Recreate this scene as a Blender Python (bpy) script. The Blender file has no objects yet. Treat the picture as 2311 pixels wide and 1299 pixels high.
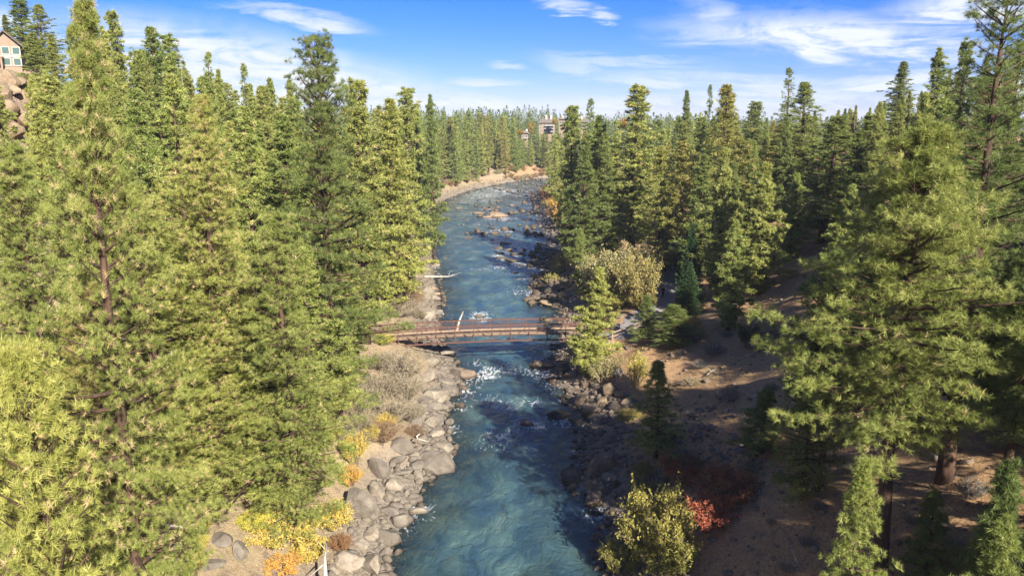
import bpy, math, random
import numpy as np
from mathutils import Vector, Matrix

random.seed(7)
rng = np.random.default_rng(11)
scn = bpy.context.scene
col = scn.collection
R = math.radians

# ------------------------------------------------------------------ camera
W0, H0, FPX = 2311.0, 1299.0, 1713.0
PITCH = R(12.65)
CAM = np.array([0.0, 0.0, 29.0])
cam_d = bpy.data.cameras.new('camera')
cam = bpy.data.objects.new('camera', cam_d)
col.objects.link(cam)
cam_d.sensor_width = 36.0
cam_d.lens = 36.0 * FPX / W0
cam_d.clip_start = 0.2
cam_d.clip_end = 20000
cam.location = CAM
cam.rotation_euler = (R(90) - PITCH, 0, 0)
scn.camera = cam

SUN_AZ, SUN_EL = 27.0, 32.0           # degrees: right of straight behind the camera, above the horizon
TO_SUN = Vector((math.sin(R(SUN_AZ)) * math.cos(R(SUN_EL)), -math.cos(R(SUN_AZ)) * math.cos(R(SUN_EL)), math.sin(R(SUN_EL))))
sun_d = bpy.data.lights.new('sun', 'SUN')
sun_d.energy = 5.0
sun_d.angle = R(0.5)
sun_d.color = (1.0, 0.93, 0.82)
sun = bpy.data.objects.new('sun', sun_d)
col.objects.link(sun)
sun.location = (60, -60, 90)
sun.rotation_euler = TO_SUN.to_track_quat('Z', 'Y').to_euler()

scn.view_settings.view_transform = 'Standard'
scn.view_settings.look = 'None'
scn.view_settings.exposure = 1.35
scn.view_settings.gamma = 1.0
scn.view_settings.use_curve_mapping = False
SKY_STRENGTH = 0.070

scn.render.engine = 'CYCLES'
scn.cycles.max_bounces = 6
scn.cycles.diffuse_bounces = 2
scn.cycles.glossy_bounces = 2
scn.cycles.transmission_bounces = 4
scn.cycles.transparent_max_bounces = 6
scn.cycles.caustics_reflective = False
scn.cycles.caustics_refractive = False
try:
    scn.cycles.use_denoising = True
    scn.cycles.denoising_prefilter = 'ACCURATE'
except Exception:
    pass


def ray(u, v):
    d = np.array([(u - W0 / 2) / FPX,
                  math.cos(PITCH) - (v - H0 / 2) / FPX * math.sin(PITCH),
                  -math.sin(PITCH) - (v - H0 / 2) / FPX * math.cos(PITCH)])
    return d


def at_dist(u, v, Y):
    d = ray(u, v)
    return CAM + d * (Y / d[1])


def at_z(u, v, z):
    d = ray(u, v)
    return CAM + d * ((z - CAM[2]) / d[2])


def project(p):
    x, y, z = p[0] - CAM[0], p[1] - CAM[1], p[2] - CAM[2]
    f = y * math.cos(PITCH) - z * math.sin(PITCH)
    up = y * math.sin(PITCH) + z * math.cos(PITCH)
    if f < 0.1:
        return None
    return (W0 / 2 + FPX * x / f, H0 / 2 - FPX * up / f, f)


# ------------------------------------------------------------------ node helpers
def new_mat(name):
    m = bpy.data.materials.new(name)
    m.use_nodes = True
    nt = m.node_tree
    nt.nodes.clear()
    return m, nt


class NT:
    def __init__(s, nt):
        s.nt = nt

    def n(s, typ, **kw):
        nd = s.nt.nodes.new(typ)
        for k, v in kw.items():
            if k.startswith('i_'):
                key = k[2:]
                key = int(key) if key.isdigit() else key.replace('_', ' ')
                nd.inputs[key].default_value = v
            else:
                setattr(nd, k, v)
        return nd

    def l(s, a, b):
        s.nt.links.new(a, b)

    def sock(s, x, nd, key):
        if isinstance(x, bpy.types.NodeSocket):
            s.l(x, nd.inputs[key])
        else:
            nd.inputs[key].default_value = x

    def math(s, op, a, b=0.0, c=0.0, clamp=False):
        nd = s.n('ShaderNodeMath', operation=op, use_clamp=clamp)
        s.sock(a, nd, 0); s.sock(b, nd, 1); s.sock(c, nd, 2)
        return nd.outputs[0]

    def mix(s, f, a, b, mode='MIX'):
        nd = s.n('ShaderNodeMix', data_type='RGBA', blend_type=mode)
        s.sock(f, nd, 0)
        s.sock(a, nd, 6); s.sock(b, nd, 7)
        return nd.outputs[2]

    def noise(s, vec, scale, detail=4.0, rough=0.55, dist=0.0):
        nd = s.n('ShaderNodeTexNoise')
        nd.inputs['Scale'].default_value = scale
        nd.inputs['Detail'].default_value = detail
        nd.inputs['Roughness'].default_value = rough
        nd.inputs['Distortion'].default_value = dist
        if vec is not None:
            s.l(vec, nd.inputs['Vector'])
        return nd.outputs[0]

    def ramp(s, f, stops, interp='LINEAR'):
        nd = s.n('ShaderNodeValToRGB')
        nd.color_ramp.interpolation = interp
        el = nd.color_ramp.elements
        while len(el) < len(stops):
            el.new(0.5)
        for e, (p, c) in zip(el, stops):
            e.position = p
            e.color = (c[0], c[1], c[2], 1) if len(c) == 3 else c
        s.sock(f, nd, 0)
        return nd.outputs[0]

    def rng(s, f, a, b, c=0.0, d=1.0, smooth=False):
        nd = s.n('ShaderNodeMapRange')
        nd.interpolation_type = 'SMOOTHSTEP' if smooth else 'LINEAR'
        s.sock(f, nd, 0)
        nd.inputs[1].default_value = a; nd.inputs[2].default_value = b
        nd.inputs[3].default_value = c; nd.inputs[4].default_value = d
        return nd.outputs[0]

    def mapping(s, vec, scale=(1, 1, 1), rot=(0, 0, 0), loc=(0, 0, 0), typ='POINT'):
        nd = s.n('ShaderNodeMapping', vector_type=typ)
        s.l(vec, nd.inputs['Vector'])
        nd.inputs['Location'].default_value = loc
        nd.inputs['Rotation'].default_value = rot
        nd.inputs['Scale'].default_value = scale
        return nd.outputs[0]


def rgb(c):
    return (c[0], c[1], c[2], 1.0)


# ------------------------------------------------------------------ world
world = bpy.data.worlds.new('World')
scn.world = world
world.use_nodes = True
wn = NT(world.node_tree)
world.node_tree.nodes.clear()
sky = wn.n('ShaderNodeTexSky', sky_type='NISHITA')
sky.sun_disc = False
sky.sun_elevation = R(SUN_EL)
sky.sun_rotation = R(180 - SUN_AZ)
sky.altitude = 1100
sky.air_density = 1.0
sky.dust_density = 0.05
sky.ozone_density = 5.0
tc = wn.n('ShaderNodeTexCoord')
gen = tc.outputs['Generated']
sep = wn.n('ShaderNodeSeparateXYZ')
wn.l(gen, sep.inputs[0])
azn = wn.math('ARCTAN2', sep.outputs[0], sep.outputs[1])
eln = wn.math('ARCSINE', sep.outputs[2])
cmb = wn.n('ShaderNodeCombineXYZ')
wn.l(azn, cmb.inputs[0]); wn.l(eln, cmb.inputs[1])
ae = cmb.outputs[0]


def azel(u, v):
    d = ray(u, v)
    d = d / np.linalg.norm(d)
    return math.atan2(d[0], d[1]), math.asin(d[2])


# the cirrus of this sky: (u, v, half width, half height, tilt deg, density)
CL = [(600, 185, 440, 100, 11, 1.0), (380, 120, 200, 70, 10, 0.9), (850, 225, 320, 55, 8, 1.0), (690, 40, 160, 22, 9, 0.62), (560, 25, 90, 12, 3, 0.35),
      (1860, 85, 330, 52, 5, 0.8), (1640, 50, 120, 30, 28, 0.5), (2230, 15, 230, 60, -8, 0.8), (1960, 112, 180, 26, 6, 0.6),
      (1600, 180, 330, 22, 2, 0.5), (1290, 150, 90, 24, 22, 0.35), (1090, 186, 110, 11, 1, 0.5), (1060, 232, 170, 22, 3, 0.8),
      (1285, 8, 70, 16, 5, 0.55), (1368, 34, 42, 16, 0, 0.6), (1128, 148, 46, 8, 4, 0.45), (2000, 180, 190, 16, -6, 0.65),
      (1500, 232, 420, 20, 0, 0.6), (1780, 215, 250, 26, 3, 0.6), (1400, 138, 210, 14, 3, 0.4), (20, 60, 140, 40, 10, 0.7),
      (2300, 190, 320, 34, -6, 0.7)]
wisp_v = wn.mapping(gen, scale=(1.0, 1.0, 6.0), rot=(0, R(6), 0))
n1 = wn.noise(wisp_v, 4.6, 9, 0.64, 2.2)
n2 = wn.noise(gen, 26.0, 6, 0.6, 0.8)
nn = wn.math('ADD', wn.math('MULTIPLY', n1, 0.8), wn.math('MULTIPLY', n2, 0.3))
wob = wn.noise(gen, 9.0, 3, 0.5)
wobv = wn.n('ShaderNodeCombineXYZ')
wn.l(wn.math('MULTIPLY', wn.math('SUBTRACT', wob, 0.5), 0.09), wobv.inputs[0])
wn.l(wn.math('MULTIPLY', wn.math('SUBTRACT', n1, 0.5), 0.055), wobv.inputs[1])
addv = wn.n('ShaderNodeVectorMath', operation='ADD')
wn.l(ae, addv.inputs[0]); wn.l(wobv.outputs[0], addv.inputs[1])
mask = None
for (u, v, hw, hh, tilt, den) in CL:
    a, e = azel(u, v)
    m = wn.mapping(addv.outputs[0], scale=(hw / FPX, hh / FPX, 1), rot=(0, 0, R(-tilt)), loc=(a, e, 0), typ='TEXTURE')
    ln = wn.n('ShaderNodeVectorMath', operation='LENGTH')
    wn.l(m, ln.inputs[0])
    f = wn.rng(ln.outputs['Value'], 1.25, 0.25, 0.0, den, True)
    mask = f if mask is None else wn.math('MAXIMUM', mask, f)
# beyond the frame the same thin cirrus goes on
absaz = wn.math('ABSOLUTE', azn)
out = wn.math('MAXIMUM', wn.rng(absaz, 0.65, 0.9, 0, 1, True), wn.rng(eln, 0.22, 0.4, 0, 1, True))
gen_cl = wn.rng(wn.noise(wisp_v, 2.0, 5, 0.6, 1.0), 0.47, 0.75, 0.0, 0.75, True)
mask = wn.math('MAXIMUM', mask, wn.math('MULTIPLY', gen_cl, out))
tex = wn.rng(nn, 0.38, 0.60, 0.18, 1.35)
dens = wn.math('MULTIPLY', mask, tex, clamp=True)
hz = wn.rng(eln, 0.0, 0.05, 0.2, 0.0, True)
dens = wn.math('MAXIMUM', dens, hz)
hsv = wn.n('ShaderNodeHueSaturation')
hsv.inputs['Saturation'].default_value = 1.35
hsv.inputs['Value'].default_value = 1.0
wn.l(sky.outputs[0], hsv.inputs['Color'])
skyc = wn.mix(1.0, hsv.outputs[0], (0.52, 0.50, 0.82, 1), 'MULTIPLY')
CLB = 5.4
ccol = wn.mix(wn.rng(n1, 0.35, 0.6), (CLB * 0.80, CLB * 0.90, CLB * 1.06, 1), (CLB * 1.0, CLB * 1.05, CLB * 1.12, 1))
final = wn.mix(dens, skyc, ccol)
bg = wn.n('ShaderNodeBackground')
wn.l(final, bg.inputs[0])
bg.inputs[1].default_value = SKY_STRENGTH
wo = wn.n('ShaderNodeOutputWorld')
wn.l(bg.outputs[0], wo.inputs[0])

# ------------------------------------------------------------------ terrain functions
left_px = [(870, 1299), (900, 1190), (935, 1135), (965, 1080), (1022, 1050), (1022, 1000), (1000, 960), (1020, 905), (1045, 845),
           (1012, 800), (995, 770), (985, 720), (985, 650), (975, 600), (965, 560), (950, 525), (975, 480), (1005, 450), (1060, 430),
           (1130, 415), (1220, 402)]
right_px = [(1378, 1299), (1378, 1150), (1300, 1090), (1325, 1000), (1330, 950), (1265, 875), (1245, 825), (1265, 780), (1268, 700),
            (1235, 690), (1222, 650), (1243, 620), (1255, 590), (1262, 555), (1238, 515), (1226, 480), (1212, 440)]
LP = sorted([tuple(at_z(u, v, 0)[:2][::-1]) for u, v in left_px])
RP = sorted([tuple(at_z(u, v, 0)[:2][::-1]) for u, v in right_px])
LY = [-80, 0, 25] + [p[0] for p in LP] + [398, 412, 430, 450, 520]
LX = [-12, -10, -9] + [p[1] for p in LP] + [50, 110, 300, 700, 2500]
RY = [-80, 0, 25] + [p[0] for p in RP] + [325, 345, 362, 380, 400, 450]
RX = [8, 7, 6.5] + [p[1] for p in RP] + [14, 38, 100, 300, 700, 2500]


def xl(y):
    return np.interp(y, LY, LX)


def xr(y):
    return np.interp(y, RY, RX)


path_px = [(1378, 762, 3.7), (1420, 738, 3.8), (1448, 715, 3.9), (1478, 692, 4.0), (1500, 665, 4.1), (1512, 630, 4.3), (1516, 600, 4.6), (1508, 570, 5.0),
           (1500, 550, 5.6)]
PATH = [at_z(u, v, z) for u, v, z in path_px]
_pp = []
for a, b in zip(PATH[:-1], PATH[1:]):
    for k in range(12):
        _pp.append(a + (b - a) * k / 12)
_pp.append(PATH[-1])
PATHS = np.array(_pp)


def sstep(x, a, b):
    t = np.clip((x - a) / (b - a), 0, 1)
    return t * t * (3 - 2 * t)


def vnoise(x, y, s, seed=0):
    """smooth value noise, vectorised"""
    x = np.asarray(x, float) / s + seed * 17.3
    y = np.asarray(y, float) / s + seed * 9.1
    xi, yi = np.floor(x), np.floor(y)
    fx, fy = x - xi, y - yi
    fx = fx * fx * (3 - 2 * fx); fy = fy * fy * (3 - 2 * fy)

    def hsh(a, b):
        q = np.sin(a * 127.1 + b * 311.7 + seed * 74.7) * 43758.5453
        return q - np.floor(q)
    return (hsh(xi, yi) * (1 - fx) + hsh(xi + 1, yi) * fx) * (1 - fy) + (hsh(xi, yi + 1) * (1 - fx) + hsh(xi + 1, yi + 1) * fx) * fy


def height(x, y):
    x = np.asarray(x, float); y = np.asarray(y, float)
    dl = xl(y) - x
    dr = x - xr(y)
    s = np.maximum(dl, dr)
    bed = -np.clip(-s * 0.22, 0, 1.6) - 0.05
    # left bank
    bl = np.interp(dl, [0, 1.5, 4, 7, 10, 16, 24, 40, 80], [0, 0.5, 1.5, 3.0, 4.0, 5.0, 6.0, 7.5, 9])
    AL = np.interp(y, [-50, 50, 85, 110, 124, 150, 180, 250, 350, 450], [22, 24, 26.3, 26.6, 13, 8, 5, 3, 1, 0])
    hl = bl + AL * (0.40 * sstep(dl, 12, 42) + 0.60 * sstep(dl, 40, 53))
    # right bank
    br = np.interp(dr, [0, 2, 5, 8, 12, 18, 26, 40, 60], [0, 0.9, 2.0, 3.3, 4.3, 5.5, 7, 9, 10])
    BR = np.interp(y, [-50, 130, 180, 260, 350], [17, 16, 10, 4, 1])
    bn = np.interp(dr, [0, 2, 5, 8, 12, 18, 26, 40, 60], [0, 0.9, 2.4, 4.4, 7.0, 9.6, 11.5, 13, 14])
    wn_ = 1 - sstep(y, 50, 78)
    br = br * (1 - wn_) + bn * wn_
    hr = br + BR * sstep(dr, 12, 66)
    h = np.where(s < 0, bed, np.where(dl > dr, hl, hr))
    far = sstep(y, 400, 620)
    plat = np.interp(x, [-150, 60, 160, 500], [17, 16, 8, 8])
    h = np.where(s > 0, h * (1 - far) + np.maximum(h, plat) * far, h)
    rough = (vnoise(x, y, 6, 1) - 0.5) * 0.9 + (vnoise(x, y, 2.2, 2) - 0.5) * 0.35 + (vnoise(x, y, 0.9, 3) - 0.5) * 0.12
    h = h + rough * sstep(s, 1.5, 9)
    bedr = (vnoise(x, y, 1.6, 5) - 0.5) * 0.5 + (vnoise(x, y, 4.5, 6) - 0.5) * 0.8
    h = np.where(s < 0, np.minimum(h + bedr * sstep(-s, 0.6, 3), -0.12 * sstep(-s, 0, 1)), h)
    # rock outcrop relief on the left rim
    rim = sstep(dl, 36, 42) * (1 - sstep(dl, 51, 54)) * sstep(y, 40, 60) * (1 - sstep(y, 120, 140))
    h = h + rim * (vnoise(x, y, 3.0, 8) - 0.5) * 2.6
    # level bench of the footpath
    shp = np.shape(h)
    xf, yf, hf = np.ravel(x * np.ones(shp)), np.ravel(y * np.ones(shp)), np.ravel(h).copy()
    m = (xf > 4) & (xf < 42) & (yf > 72) & (yf < 165)
    if m.any():
        idx = np.nonzero(m)[0]
        d2 = (xf[idx][:, None] - PATHS[None, :, 0]) ** 2 + (yf[idx][:, None] - PATHS[None, :, 1]) ** 2
        k = d2.argmin(1)
        d = np.sqrt(d2[np.arange(len(idx)), k])
        w = 1 - sstep(d, 1.9, 5.0)
        hf[idx] = hf[idx] * (1 - w) + PATHS[k, 2] * w
    return hf.reshape(shp)


def H(x, y):
    return float(height(np.array([x]), np.array([y]))[0])


def at_ground(u, v, lo=None):
    """where the view through photo pixel (u, v) meets the ground"""
    d = ray(u, v)
    t = 12.0
    while t < 900:
        p = CAM + d * t
        hh = H(p[0], p[1])
        if lo is not None:
            hh = max(hh, lo)
        if p[2] <= hh:
            a, b = t - max(0.5, t * 0.01), t
            for _ in range(12):
                c = (a + b) / 2
                q = CAM + d * c
                g = H(q[0], q[1])
                if lo is not None:
                    g = max(g, lo)
                if q[2] <= g:
                    b = c
                else:
                    a = c
            q = CAM + d * b
            return q
        t += max(0.5, t * 0.01)
    return CAM + d * t


# ------------------------------------------------------------------ mesh helpers
def mesh_np(name, V, F, k, mat=None, smooth=False, attrs=None):
    V = np.asarray(V, dtype=np.float32).reshape(-1, 3)
    F = np.asarray(F, dtype=np.int32).reshape(-1, k)
    me = bpy.data.meshes.new(name)
    me.vertices.add(len(V)); me.vertices.foreach_set('co', V.ravel())
    me.loops.add(F.size); me.loops.foreach_set('vertex_index', F.ravel())
    me.polygons.add(len(F))
    me.polygons.foreach_set('loop_start', np.arange(0, F.size, k, dtype=np.int32))
    if smooth:
        me.polygons.foreach_set('use_smooth', np.ones(len(F), dtype=bool))
    if attrs:
        for an, av in attrs.items():
            a = me.attributes.new(an, 'FLOAT', 'POINT')
            a.data.foreach_set('value', np.asarray(av, dtype=np.float32))
    me.update(calc_edges=True)
    if mat:
        me.materials.append(mat)
    return me


class MB:
    """collects polygons; one mesh at the end"""
    def __init__(s):
        s.v, s.f, s.a = [], [], []

    def add(s, vs, fs, a=0.0):
        o = len(s.v)
        s.v += [tuple(p) for p in vs]
        s.f += [tuple(i + o for i in f) for f in fs]
        s.a += [a] * len(vs)

    def box(s, c, d, M=None, a=0.0):
        hx, hy, hz = d[0] / 2, d[1] / 2, d[2] / 2
        vs = [Vector((sx * hx, sy * hy, sz * hz)) for sz in (-1, 1) for sy in (-1, 1) for sx in (-1, 1)]
        if M is not None:
            vs = [M @ p for p in vs]
        vs = [p + Vector(c) for p in vs]
        s.add(vs, [(0, 2, 3, 1), (4, 5, 7, 6), (0, 1, 5, 4), (2, 6, 7, 3), (0, 4, 6, 2), (1, 3, 7, 5)], a)

    def bar(s, p, q, w, h=None, a=0.0):
        p, q = Vector(p), Vector(q)
        d = q - p
        M = d.to_track_quat('X', 'Z').to_matrix()
        s.box((p + q) / 2, (d.length, w, h or w), M, a)

    def tube(s, pts, rad, sides=6, a=0.0, cap=True):
        pts = [Vector(p) for p in pts]
        ref = Vector((0.31, 0.95, 0.05))
        vs, n = [], len(pts)
        for i, p in enumerate(pts):
            t = (pts[min(i + 1, n - 1)] - pts[max(i - 1, 0)])
            if t.length < 1e-6:
                t = Vector((0, 0, 1))
            t.normalize()
            x = t.cross(ref)
            if x.length < 1e-3:
                x = t.cross(Vector((1, 0, 0)))
            x.normalize()
            y = t.cross(x)
            for k in range(sides):
                an = 2 * math.pi * k / sides
                vs.append(p + (x * math.cos(an) + y * math.sin(an)) * rad[i])
        fs = []
        for i in range(n - 1):
            for k in range(sides):
                a0, a1 = i * sides + k, i * sides + (k + 1) % sides
                fs.append((a0, a1, a1 + sides, a0 + sides))
        if cap:
            fs.append(tuple(range(sides))[::-1])
            fs.append(tuple(range((n - 1) * sides, n * sides)))
        s.add(vs, fs, a)

    def mesh(s, name, mat=None, smooth=False, tint=False):
        me = bpy.data.meshes.new(name)
        me.from_pydata(s.v, [], s.f)
        if smooth:
            me.polygons.foreach_set('use_smooth', np.ones(len(me.polygons), dtype=bool))
        if tint:
            a = me.attributes.new('tint', 'FLOAT', 'POINT')
            a.data.foreach_set('value', np.asarray(s.a, dtype=np.float32))
        me.update()
        if mat:
            me.materials.append(mat)
        return me


def obj(name, me, parent=None, loc=None, kind=None, color=None):
    o = bpy.data.objects.new(name, me)
    col.objects.link(o)
    if parent is not None:
        o.parent = parent
    if loc is not None:
        o.location = loc
    if kind:
        o['kind'] = kind
    if color:
        o.color = rgb(color)
    return o


def thing(name, loc, label, cat, group=None, rz=0.0, me=None):
    o = bpy.data.objects.new(name, me)
    col.objects.link(o)
    o.location = loc
    o.rotation_euler = (0, 0, rz)
    o['label'] = label
    o['category'] = cat
    if group:
        o['group'] = group
    return o


ORD = ['', 'first', 'second', 'third', 'fourth', 'fifth', 'sixth', 'seventh', 'eighth', 'ninth', 'tenth', 'eleventh', 'twelfth', 'thirteenth',
       'fourteenth', 'fifteenth', 'sixteenth', 'seventeenth', 'eighteenth', 'nineteenth', 'twentieth']
TENS = {2: 'twenty', 3: 'thirty', 4: 'forty', 5: 'fifty', 6: 'sixty', 7: 'seventy'}


def ordinal(n):
    if n <= 20:
        return ORD[n]
    t, r = divmod(n, 10)
    if r == 0:
        return TENS[t][:-1] + 'ieth'
    return TENS[t] + '-' + ORD[r]


PENDING = []      # (object, phrase, photo x of its middle): phrases that repeat get a rank from the left


def pend(o, phrase):
    pr = project(np.array(o.location))
    PENDING.append((o, phrase, pr[0] if pr else 0))


def settle_labels():
    by = {}
    for o, ph, u in PENDING:
        by.setdefault(ph, []).append((u, o))
    for ph, lst in by.items():
        lst.sort(key=lambda t: t[0])
        n = len(lst)
        for i, (u, o) in enumerate(lst):
            if n == 1:
                o['label'] = ph
            elif n == 2:
                o['label'] = ph + (', the left of two' if i == 0 else ', the right of two')
            elif i == 0:
                o['label'] = ph + ', leftmost of its kind'
            elif i == n - 1:
                o['label'] = ph + ', rightmost of its kind'
            else:
                o['label'] = ph + ', %s from left' % ordinal(i + 1)


# ------------------------------------------------------------------ materials
def mat_foliage(name, stops, transl=0.25, rough=0.55, spec=0.25):
    m, nt = new_mat(name)
    g = NT(nt)
    at = g.n('ShaderNodeAttribute', attribute_name='tint')
    oi = g.n('ShaderNodeObjectInfo')
    c = g.ramp(at.outputs['Fac'], stops)
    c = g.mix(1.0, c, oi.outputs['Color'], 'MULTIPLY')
    hs = g.n('ShaderNodeHueSaturation')
    g.l(c, hs.inputs['Color'])
    g.l(g.rng(oi.outputs['Random'], 0, 1, 0.488, 0.512), hs.inputs['Hue'])
    g.l(g.rng(oi.outputs['Random'], 0, 1, 1.12, 0.88), hs.inputs['Value'])
    p = g.n('ShaderNodeBsdfPrincipled')
    g.l(hs.outputs[0], p.inputs['Base Color'])
    p.inputs['Roughness'].default_value = rough
    p.inputs['Specular IOR Level'].default_value = spec
    t = g.n('ShaderNodeBsdfTranslucent')
    g.l(hs.outputs[0], t.inputs['Color'])
    mx = g.n('ShaderNodeMixShader')
    mx.inputs[0].default_value = transl
    g.l(p.outputs[0], mx.inputs[1]); g.l(t.outputs[0], mx.inputs[2])
    o = g.n('ShaderNodeOutputMaterial')
    g.l(mx.outputs[0], o.inputs[0])
    return m


def mat_simple(name, c1, c2, scale=3.0, rough=0.85, bump=0.3, objcol=False, detail=5, spec=0.3, stretch=(1, 1, 1), dist=0.05, metal=0.0):
    m, nt = new_mat(name)
    g = NT(nt)
    t = g.n('ShaderNodeTexCoord')
    vec = g.mapping(t.outputs['Object'], scale=stretch)
    n = g.noise(vec, scale, detail, 0.6)
    c = g.mix(g.rng(n, 0.32, 0.68), rgb(c1), rgb(c2))
    if objcol:
        oi = g.n('ShaderNodeObjectInfo')
        c = g.mix(1.0, c, oi.outputs['Color'], 'MULTIPLY')
    p = g.n('ShaderNodeBsdfPrincipled')
    g.l(c, p.inputs['Base Color'])
    p.inputs['Roughness'].default_value = rough
    p.inputs['Metallic'].default_value = metal
    p.inputs['Specular IOR Level'].default_value = spec
    if bump:
        b = g.n('ShaderNodeBump')
        b.inputs['Strength'].default_value = bump
        b.inputs['Distance'].default_value = dist
        g.l(g.noise(vec, scale * 2.5, 5, 0.65), b.inputs['Height'])
        g.l(b.outputs[0], p.inputs['Normal'])
    o = g.n('ShaderNodeOutputMaterial')
    g.l(p.outputs[0], o.inputs[0])
    return m


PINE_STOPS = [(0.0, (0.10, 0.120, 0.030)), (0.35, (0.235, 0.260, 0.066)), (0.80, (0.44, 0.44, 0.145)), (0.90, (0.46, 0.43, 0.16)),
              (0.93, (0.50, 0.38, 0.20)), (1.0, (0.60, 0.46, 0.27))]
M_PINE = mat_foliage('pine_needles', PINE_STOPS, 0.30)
M_FIR = mat_foliage('fir_needles', [(0, (0.03, 0.06, 0.022)), (0.5, (0.065, 0.115, 0.045)), (1, (0.14, 0.19, 0.075))], 0.2)
M_LEAF = mat_foliage('autumn_leaves', [(0, (0.28, 0.36, 0.26)), (0.35, (0.55, 0.58, 0.5)), (0.6, (0.78, 0.75, 0.7)), (1, (1.0, 1.0, 0.95))], 0.3, 0.6, 0.2)
M_TWIG = mat_simple('twig_bark', (0.17, 0.145, 0.11), (0.31, 0.27, 0.205), 6, 0.9, 0.0, True)
M_BARK = mat_simple('pine_bark', (0.036, 0.024, 0.019), (0.125, 0.072, 0.046), 2.2, 0.95, 0.8, False, stretch=(2.5, 2.5, 0.6))
M_DEAD = mat_simple('bleached_wood', (0.34, 0.29, 0.24), (0.62, 0.56, 0.48), 5, 0.85, 0.4, stretch=(1, 1, 1))
M_DRYGRASS = mat_foliage('dry_grass_blades', [(0, (0.25, 0.17, 0.08)), (1, (0.60, 0.48, 0.26))], 0.3)
M_STEEL = mat_simple('weathering_steel', (0.092, 0.045, 0.034), (0.155, 0.080, 0.058), 5, 0.75, 0.15, metal=0.15)
M_DECK = mat_simple('deck_timber', (0.24, 0.18, 0.125), (0.36, 0.285, 0.205), 4, 0.85, 0.2, True, stretch=(1, 1, 1))
M_RAILWOOD = mat_simple('rail_timber', (0.20, 0.13, 0.09), (0.38, 0.28, 0.20), 6, 0.85, 0.3)


def mat_rock():
    m, nt = new_mat('river_rock')
    g = NT(nt)
    t = g.n('ShaderNodeTexCoord')
    geo = g.n('ShaderNodeNewGeometry')
    oi = g.n('ShaderNodeObjectInfo')
    off = g.n('ShaderNodeVectorMath', operation='ADD')
    g.l(geo.outputs['Position'], off.inputs[0])
    vec = off.outputs[0]
    n = g.noise(vec, 1.1, 7, 0.62, 0.4)
    n2 = g.noise(vec, 7.0, 6, 0.7)
    c = g.ramp(n, [(0.25, (0.15, 0.12, 0.10)), (0.45, (0.27, 0.235, 0.195)), (0.62, (0.36, 0.325, 0.27)), (0.8, (0.48, 0.43, 0.35))])
    c = g.mix(g.rng(n2, 0.45, 0.75, 0, 0.5), c, (0.14, 0.12, 0.10, 1))
    lich = g.rng(g.noise(vec, 2.3, 5, 0.7), 0.56, 0.66, 0, 0.45)
    c = g.mix(lich, c, (0.36, 0.36, 0.22, 1))
    c = g.mix(1.0, c, oi.outputs['Color'], 'MULTIPLY')
    sp = g.n('ShaderNodeSeparateXYZ')
    g.l(geo.outputs['Position'], sp.inputs[0])
    wl = g.math('ADD', sp.outputs[2], g.math('MULTIPLY', g.math('SUBTRACT', n2, 0.5), 0.3))
    wet = g.rng(wl, 0.28, 0.06, 0, 1)
    c = g.mix(wet, c, g.mix(1.0, c, (0.32, 0.28, 0.25, 1), 'MULTIPLY'))
    p = g.n('ShaderNodeBsdfPrincipled')
    g.l(c, p.inputs['Base Color'])
    g.l(g.math('SUBTRACT', 0.88, g.math('MULTIPLY', wet, 0.5)), p.inputs['Roughness'])
    p.inputs['Specular IOR Level'].default_value = 0.3
    b = g.n('ShaderNodeBump')
    b.inputs['Strength'].default_value = 0.8
    b.inputs['Distance'].default_value = 0.12
    g.l(g.math('ADD', g.noise(vec, 3.0, 8, 0.7), g.math('MULTIPLY', n2, 0.4)), b.inputs['Height'])
    g.l(b.outputs[0], p.inputs['Normal'])
    o = g.n('ShaderNodeOutputMaterial')
    g.l(p.outputs[0], o.inputs[0])
    return m


M_ROCK = mat_rock()


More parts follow.
